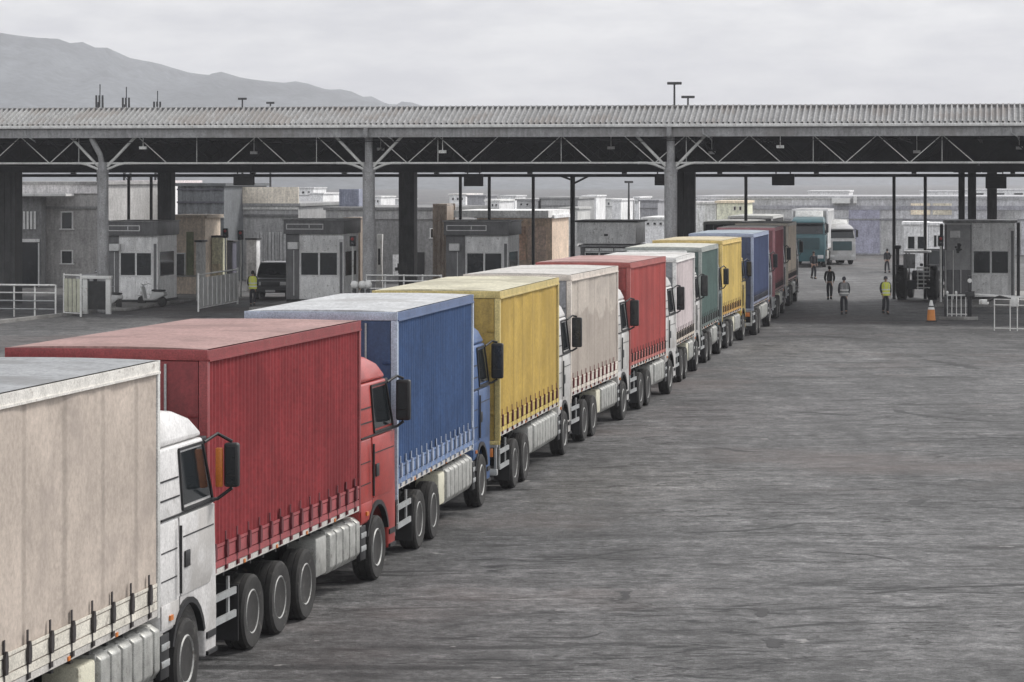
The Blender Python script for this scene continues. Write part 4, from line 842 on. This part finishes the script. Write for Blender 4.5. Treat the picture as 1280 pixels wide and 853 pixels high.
GRN = mat('dull greenish cream slat', (.42, .42, .33), .6, 0, .2, 3, .2); GRS = mat('grey slat', (.45, .45, .44), .6, 0, .2, 3, .2)
panel_rail('short white gate panel with greenish cream slats, right end of the left fence', (gx(80, 130), 130, 0), (gx(101, 129.2), 129.2, 0), 1.85, 4, GRN)
panel_rail('long white railing with grey slats running back beside the beige hut', (gx(248, 134), 134, 0), (gx(297, 142), 142, 0), 1.72, 9, GRS, .8)
wr_ = thing('column_guard', 'white painted guard around the foot of the left lamp-like column', 'guard', (gx(125, 132.2), 132.2, 0), TH)
for x, y in ((-.55, -.45), (.55, -.45)): MB().box(x - .11, x + .11, y - .1, y + .1, 0, 1.6).build('post', WP, wr_, .01)
MB().box(-.435, .435, -.42, -.36, .2, 1.5).build('panel', DARK, wr_); MB().box(-.7, .7, -.6, -.3, 1.605, 1.75).build('top_rail', WP, wr_, .02)
for px, lab in ((443, 'white topped bollard left of the thick pale column'), (453, 'white topped bollard right in front of the thick pale column'), (460, 'white topped bollard just right of the thick pale column')):
    t = thing('bollard', lab, 'bollard', (gx(px, 128.0), 128.0, 0), 0, 'bollards at the pale column'); MB().lathe([(.09, 0), (.09, 1.25), (.07, 1.3)], (0, 0, 0), 'z', 12).build('post', DARK, t, smooth=40); MB().lathe([(.05, 1.305), (.16, 1.36), (.18, 1.5), (.14, 1.62), (.04, 1.66)], (0, 0, 0), 'z', 14).build('cap', WP, t, smooth=60)
# cone
ct = thing('traffic_cone', 'tall orange traffic cone with white top bands standing left of the boom barrier', 'traffic cone', (gx(1164, 125), 125, 0), 0)
ORG = mat('faded orange rubber', (.52, .20, .05), .6, 0, .2, 4, .2)
MB().box(-.24, .24, -.24, .24, 0, .05).build('base', BLACK, ct, .02); MB().lathe([(.19, .051), (.165, .40), (.155, .52)], (0, 0, 0), 'z', 20).build('cone', ORG, ct, smooth=40)
MB().lathe([(.153, .521), (.125, .62)], (0, 0, 0), 'z', 20).build('band', WP, ct, smooth=40); MB().lathe([(.121, .621), (.108, .68)], (0, 0, 0), 'z', 20).build('black_band', BLACK, ct, smooth=40); MB().lathe([(.106, .681), (.07, .84), (.05, .92)], (0, 0, 0), 'z', 20).build('tip', WP, ct, smooth=40)
# boom barrier and its frame
bb = thing('boom_barrier', 'boom barrier with tall black post, white round lamp and low white grille on a slab', 'barrier', (gx(1198, 126.5), 126.5, 0), TH)
MB().box(-.85, .85, -.5, .5, 0, .14).build('slab', CONC, bb, .02)
MB().box(.40, .58, -.12, .12, .141, 1.95).build('post', BLACK, bb, .02); MB().lathe([(.02, -.16), (.09, -.15), (.10, -.13), (.10, -.121)], (.49, 0, 1.72), 'y', 16).build('lamp', WP, bb)
q = MB()
for i in range(5): q.tube((-.48 + i * .2, -.1, .15), (-.48 + i * .2, -.1, 1.05), .022, 6)
q.tube((-.5, -.1, 1.08), (.38, -.1, 1.08), .03, 8); q.tube((-.48, -.1, .25), (.38, -.1, .25), .02, 6); q.build('grille', WP, bb)
for x in (-.48, -.1): MB().lathe([(.03, 1.1), (.06, 1.16), (.05, 1.24), (.01, 1.27)], (x, -.1, 0), 'z', 10).build('cap', WP, bb)
MB().beam((.6, .02, 1.12), (3.6, .02, .95), .08, .1).build('boom', WP, bb, .01); MB().box(.3, .7, -.2, .2, 1.0, 1.25).build('hinge', DARK, bb, .02)
MB().box(-.62, -.5, -.15, .1, .141, 1.1).build('post', BLACK, bb, .01)
rr = thing('steel_railing', 'thin white tube railing with a small white box on its corner at the right edge', 'railing', (gx(1243, 117.5), 117.5, 0), TH - R(18)); wl = 62 * 117 / FPX
f = MB()
for z in (1.28, 1.05, .1): f.tube((0, 0, z), (wl, 0, z), .022, 8)
for x in (0, wl * .33, wl * .48, wl * .75, wl): f.tube((x, 0, 0), (x, 0, 1.3), .025, 8)
f.build('frame', WP, rr, smooth=50); MB().box(wl * .36, wl * .52, -.12, -.03, 1.0, 1.36).build('control_box', WP, rr, .02)
MB().path([(-.5, .2, 1.15), (.2, .1, 1.4), (.6, .05, 1.3)], .05, 8).build('hand_bar', DARK, rr, smooth=50)
MB().box(-.7, -.35, .1, .35, 1.05, 1.25).build('gear_box', WSTEEL, rr, .03)
fb = thing('tube_fence', 'low white tube fence just right of the pale middle-left column', 'fence', (gx(458, 131), 131, 0), TH); wb = 95 * 131 / FPX
for z in (1.2, 1.55, 1.8): MB().tube((0, 0, z), (wb, 0, z), .035, 8).build('rail', WSTEEL, fb, smooth=50)
for i in range(5): MB().tube((i * wb / 4, .06, 0), (i * wb / 4, .06, 1.85), .04, 8).build('post', WSTEEL, fb, smooth=50)
py = thing('pylon', 'white narrow pylon with a dark slit in front of the dark hall', 'pylon', (gx(470, 160), 160, 0), TH)
MB().prism([(0, 0), (.36, 0), (.32, 1.6), (.36, 3.1), (.05, 3.1), (.06, 1.6)], 'y', 0, .25).build('body', WP, py, .02); MB().box(.12, .24, -.012, -.002, 1.4, 2.3).build('slit', BLACK, py)
def signal(label, px, Y, h):
    t = thing('signal_post', label, 'signal post', (gx(px, Y), Y, 0), TH, 'signal posts at the booths'); MB().tube((0, 0, 0), (0, 0, h), .05, 8).build('pole', WP, t, smooth=50)
    MB().box(-.14, .14, -.1, .1, h + .002, h + .5).build('signal_head', BLACK, t, .02)
    for z in (.13, .36): MB().lathe([(.02, -.03), (.07, -.02), (.08, .0)], (0, -.1, h + z), 'y', 12).build('lens', REDLENS if z > .2 else GLASS, t)
signal('white signal post left of the pale cabinet with the hood', 301, 150, 3.0); signal('white signal post close behind the beige hut', 282, 150, 3.1)
signal('white signal post at the right side of the second booth', 441, 140, 2.9); signal('white signal post against the right booth, beside the parked van', 1176, 141, 2.9)

# ------------------------------------------------------------------ people
SKIN = mat('skin', (.30, .18, .13), .6, 0, .1, 5, .1); HAIR = mat('dark hair', (.015, .013, .012), .7); SHOE = mat('dark shoe', (.02, .02, .02), .6)
HIVIS = mat('yellow reflective vest', (.62, .66, .10), .6, 0, .1, 6, .2); REFL = mat('reflective band', (.62, .62, .60), .4, 0, .1); WVEST = mat('white vest', (.55, .55, .54), .6, 0, .15, 6, .2)
def cloth(n, c): return mat('cloth ' + n, c, .85, 0, .3, 6, .25)
def skin_mesh(name, J, E, mm, lvl=2):
    me = bpy.data.meshes.new(name); me.from_pydata([j[0] for j in J], E, []); o = bpy.data.objects.new(name, me); COL.objects.link(o)
    sk = o.modifiers.new('s', 'SKIN'); sk.use_smooth_shade = True; sk.branch_smoothing = .6
    for i, d in enumerate(me.skin_vertices[0].data): d.radius = J[i][1] if isinstance(J[i][1], tuple) else (J[i][1], J[i][1]); d.use_root = (i == 0)
    ss = o.modifiers.new('u', 'SUBSURF'); ss.levels = lvl; ss.render_levels = lvl
    ev = o.evaluated_get(bpy.context.evaluated_depsgraph_get()); m2 = bpy.data.meshes.new_from_object(ev); m2.name = name
    bpy.data.objects.remove(o); m2.materials.clear(); m2.materials.append(mm); m2.polygons.foreach_set('use_smooth', [True] * len(m2.polygons)); return m2
def person(label, px, Y, yaw, stride=.0, arms=.12, top=(.03, .03, .035), legs=(.02, .02, .025), vest=None, hat=False, h=1.74, lean=0, elbow=.25):
    t = thing('person', label, 'person', (gx(px, Y), Y, 0), yaw, None); s = h / 1.74; t.scale = (s, s, s)
    # joints, facing -y; x is the person's left
    hip, ch, nk, hd = (0, 0, .93), (0, -lean * .6, 1.28), (0, -lean, 1.48), (0, -lean - .015, 1.62)
    def leg(sx, k):
        y = -stride * k; kn = (sx * .095, y * .5 - .03 - (.05 if k < 0 and stride else 0), .50); an = (sx * .09, y + (.02 if k > 0 else .05), .10 + (.05 if k < 0 and stride else 0)); toe = (sx * .10, an[1] - .16, .045 if k >= 0 or not stride else .03)
        return kn, an, toe
    def arm(sx, k):
        sh = (sx * .175, -lean * .9, 1.42); el = (sx * .235, -lean * .6 + stride * k * .35 + .02, 1.15); wr = (sx * (.235 - arms * .3), el[1] - elbow * .5 - stride * 0, .91 + elbow * .14); return sh, el, wr
    lk, rk = leg(1, 1), leg(-1, -1); la, ra = arm(1, 1), arm(-1, -1)
    def body_(pad, parts):
        J, E = [], []
        def a(p, r): J.append((Vector(p), tuple(x + pad for x in r) if isinstance(r, tuple) else r + pad)); return len(J) - 1
        return J, E, a
    J, E, a = body_(0, None)
    h0 = a(hip, (.135, .10)); c1 = a((0, -lean * .3, 1.1), (.125, .085)); c2 = a(ch, (.15, .10)); n0 = a((0, -lean * .95, 1.44), (.075, .06)); n1 = a((0, -lean, 1.51), .052); k0 = a((0, -lean - .015, 1.58), (.066, .078)); k1 = a(hd, (.076, .095)); k2 = a((0, -lean - .01, 1.70), (.062, .075))
    E += [(h0, c1), (c1, c2), (c2, n0), (n0, n1), (n1, k0), (k0, k1), (k1, k2)]
    for sx, (kn, an, to) in ((1, lk), (-1, rk)):
        u = a((sx * .09, 0, .86), .085); k_ = a(kn, .058); an_ = a(an, .042); to_ = a(to, (.045, .03)); E += [(h0, u), (u, k_), (k_, an_), (an_, to_)]
    hands = []
    for sx, (sh, el, wr) in ((1, la), (-1, ra)):
        u = a(sh, .055); e_ = a(el, .042); w = a(wr, .03); d = (Vector(wr) - Vector(el)).normalized(); p = Vector(wr) + d * .07; hd_ = a(p, (.034, .02)); E += [(n0, u), (u, e_), (e_, w), (w, hd_)]
        for i in range(4):
            f0 = a(p + d * .03 + Vector((0, (i - 1.5) * .018, 0)), .010); f1 = a(p + d * (.075 + .012 * (i in (1, 2))) + Vector((-sx * .012, (i - 1.5) * .019, 0)), .0085); E += [(hd_, f0), (f0, f1)]
        th = a(Vector(wr) + d * .05 + Vector((-sx * .01, -.045, 0)), .010); E += [(w, th)]
    # nose and ears
    nz = a((0, -lean - .105, 1.60), .014); E += [(k1, nz)]
    link('body', skin_mesh('body', J, E, SKIN, 1), t)
    for sx in (-1, 1): MB().lathe([(.004, -.012), (.011, -.004), (.011, .004), (.004, .012)], (sx * .03, -lean - .098, 1.63), 'y', 8).build('eye', BLACK, t)
    MB().box(-.022, .022, -lean - .098, -lean - .085, 1.552, 1.56).build('mouth', mat('lips', (.22, .09, .08), .6), t)
    # hair shell
    vs = []
    q = MB(); rings = []
    for i in range(7):
        ph = i / 6 * math.pi * .56; rings.append([(.088 * math.sin(ph + .02) * math.cos(b), -lean - .002 + .108 * math.sin(ph + .02) * math.sin(b), 1.645 + .105 * math.cos(ph) - (.05 if math.sin(b) > 0 and i == 6 else 0)) for b in [j * math.pi / 8 for j in range(16)]])
    q.loft(rings).build('hair' if not hat else 'cap', HAIR if not hat else cloth('cap', (.05, .05, .06)), t, smooth=70)
    # jacket
    J, E, a = body_(.016, None)
    b0 = a((0, 0, .90), (.15, .105)); b1 = a((0, -lean * .3, 1.1), (.14, .10)); b2 = a(ch, (.16, .11)); b3 = a((0, -lean * .95, 1.44), (.085, .065)); E += [(b0, b1), (b1, b2), (b2, b3)]
    for sx, (sh, el, wr) in ((1, la), (-1, ra)):
        u = a(sh, .06); e_ = a(el, .048); w = a(Vector(el).lerp(Vector(wr), .9), .038); E += [(b3, u), (u, e_), (e_, w)]
    link('jacket', skin_mesh('jacket', J, E, cloth('top %.2f %.2f' % (top[0], top[2]), top), 1), t)
    J, E, a = body_(.014, None)
    b0 = a((0, 0, .95), (.14, .105)); b1 = a((0, 0, .89), (.14, .10)); E += [(b0, b1)]
    for sx, (kn, an, to) in ((1, lk), (-1, rk)):
        u = a((sx * .09, 0, .82), .088); k_ = a(kn, .064); z = a(Vector(kn).lerp(Vector(an), .93), .054); E += [(b1, u), (u, k_), (k_, z)]
    link('trousers', skin_mesh('trousers', J, E, cloth('legs %.2f %.2f' % (legs[0], legs[2]), legs), 1), t)
    for an, to in ((lk[1], lk[2]), (rk[1], rk[2])):
        x, y, z = an; q = MB(); z0 = max(0, z - .10)
        q.loft([[(x - .052, y + .07, z0), (x + .052, y + .07, z0), (x + .055, y - .12, z0), (x + .03, y - .215, z0), (x - .03, y - .215, z0), (x - .055, y - .12, z0)], [(x - .05, y + .07, z0 + .05), (x + .05, y + .07, z0 + .05), (x + .05, y - .12, z0 + .055), (x + .025, y - .20, z0 + .04), (x - .025, y - .20, z0 + .04), (x - .05, y - .12, z0 + .055)],
                [(x - .045, y + .06, z0 + .12), (x + .045, y + .06, z0 + .12), (x + .045, y - .03, z0 + .12), (x + .02, y - .06, z0 + .11), (x - .02, y - .06, z0 + .11), (x - .045, y - .03, z0 + .12)]]); q.build('shoe', SHOE, t, .01)
    if vest:
        vm, bands = vest; rings = []
        for z, rx, ry in ((.86, .205, .150), (1.0, .20, .145), (1.15, .20, .145), (1.28, .215, .152), (1.38, .205, .14), (1.465, .145, .11)):
            y = -lean * (z - .93) / .5; rings.append([(rx * math.copysign(abs(math.cos(b)) ** .75, math.cos(b)), y + ry * math.copysign(abs(math.sin(b)) ** .75, math.sin(b)), z) for b in [j * math.pi / 10 for j in range(20)]])
        v = MB().loft(rings).build('vest', vm, t, smooth=60)
        for z, rx, ry in ((.95, .208, .153), (1.10, .206, .151)):
            y = -lean * (z - .93) / .5; rings = [[((rx + e) * math.copysign(abs(math.cos(b)) ** .75, math.cos(b)), y + (ry + e) * math.copysign(abs(math.sin(b)) ** .75, math.sin(b)), z + dz) for b in [j * math.pi / 10 for j in range(20)]] for dz, e in ((0, 0), (0.002, .006), (.055, .006), (.057, 0))]
            MB().loft(rings).build('reflective_band', bands, v, smooth=50)
        for s in (-1, 1):
            for s2 in (-1, 1): MB().beam((s * .09, s2 * .162, 1.16), (s * .10, s2 * .15, 1.40), .045, .01).build('reflective_band', bands, v)
    return t
person('worker in a white reflective vest walking on the open yard, nearest of the walking group', 1055, 131, R(175), .20, vest=(cloth('grey vest', (.22, .22, .22)), REFL), hat=True)
person('person in dark clothes walking left of the white vest worker', 1037, 147, R(170), .22, top=(.03, .03, .032))
person('person in black standing in front of the teal lorry', 1017, 177, R(20), .05, h=1.72)
person('worker in a yellow reflective vest standing in the right lane near the orange cone', 1107, 131.5, R(8), .04, vest=(HIVIS, REFL), hat=True)
person('person in black walking far behind the yellow vest worker on the right', 1109, 188, R(190), .18, h=1.6)
person('worker in yellow reflective vest with back turned, beside the dark off-road car', 316, 139.5, R(178), .05, vest=(HIVIS, REFL), elbow=.5)
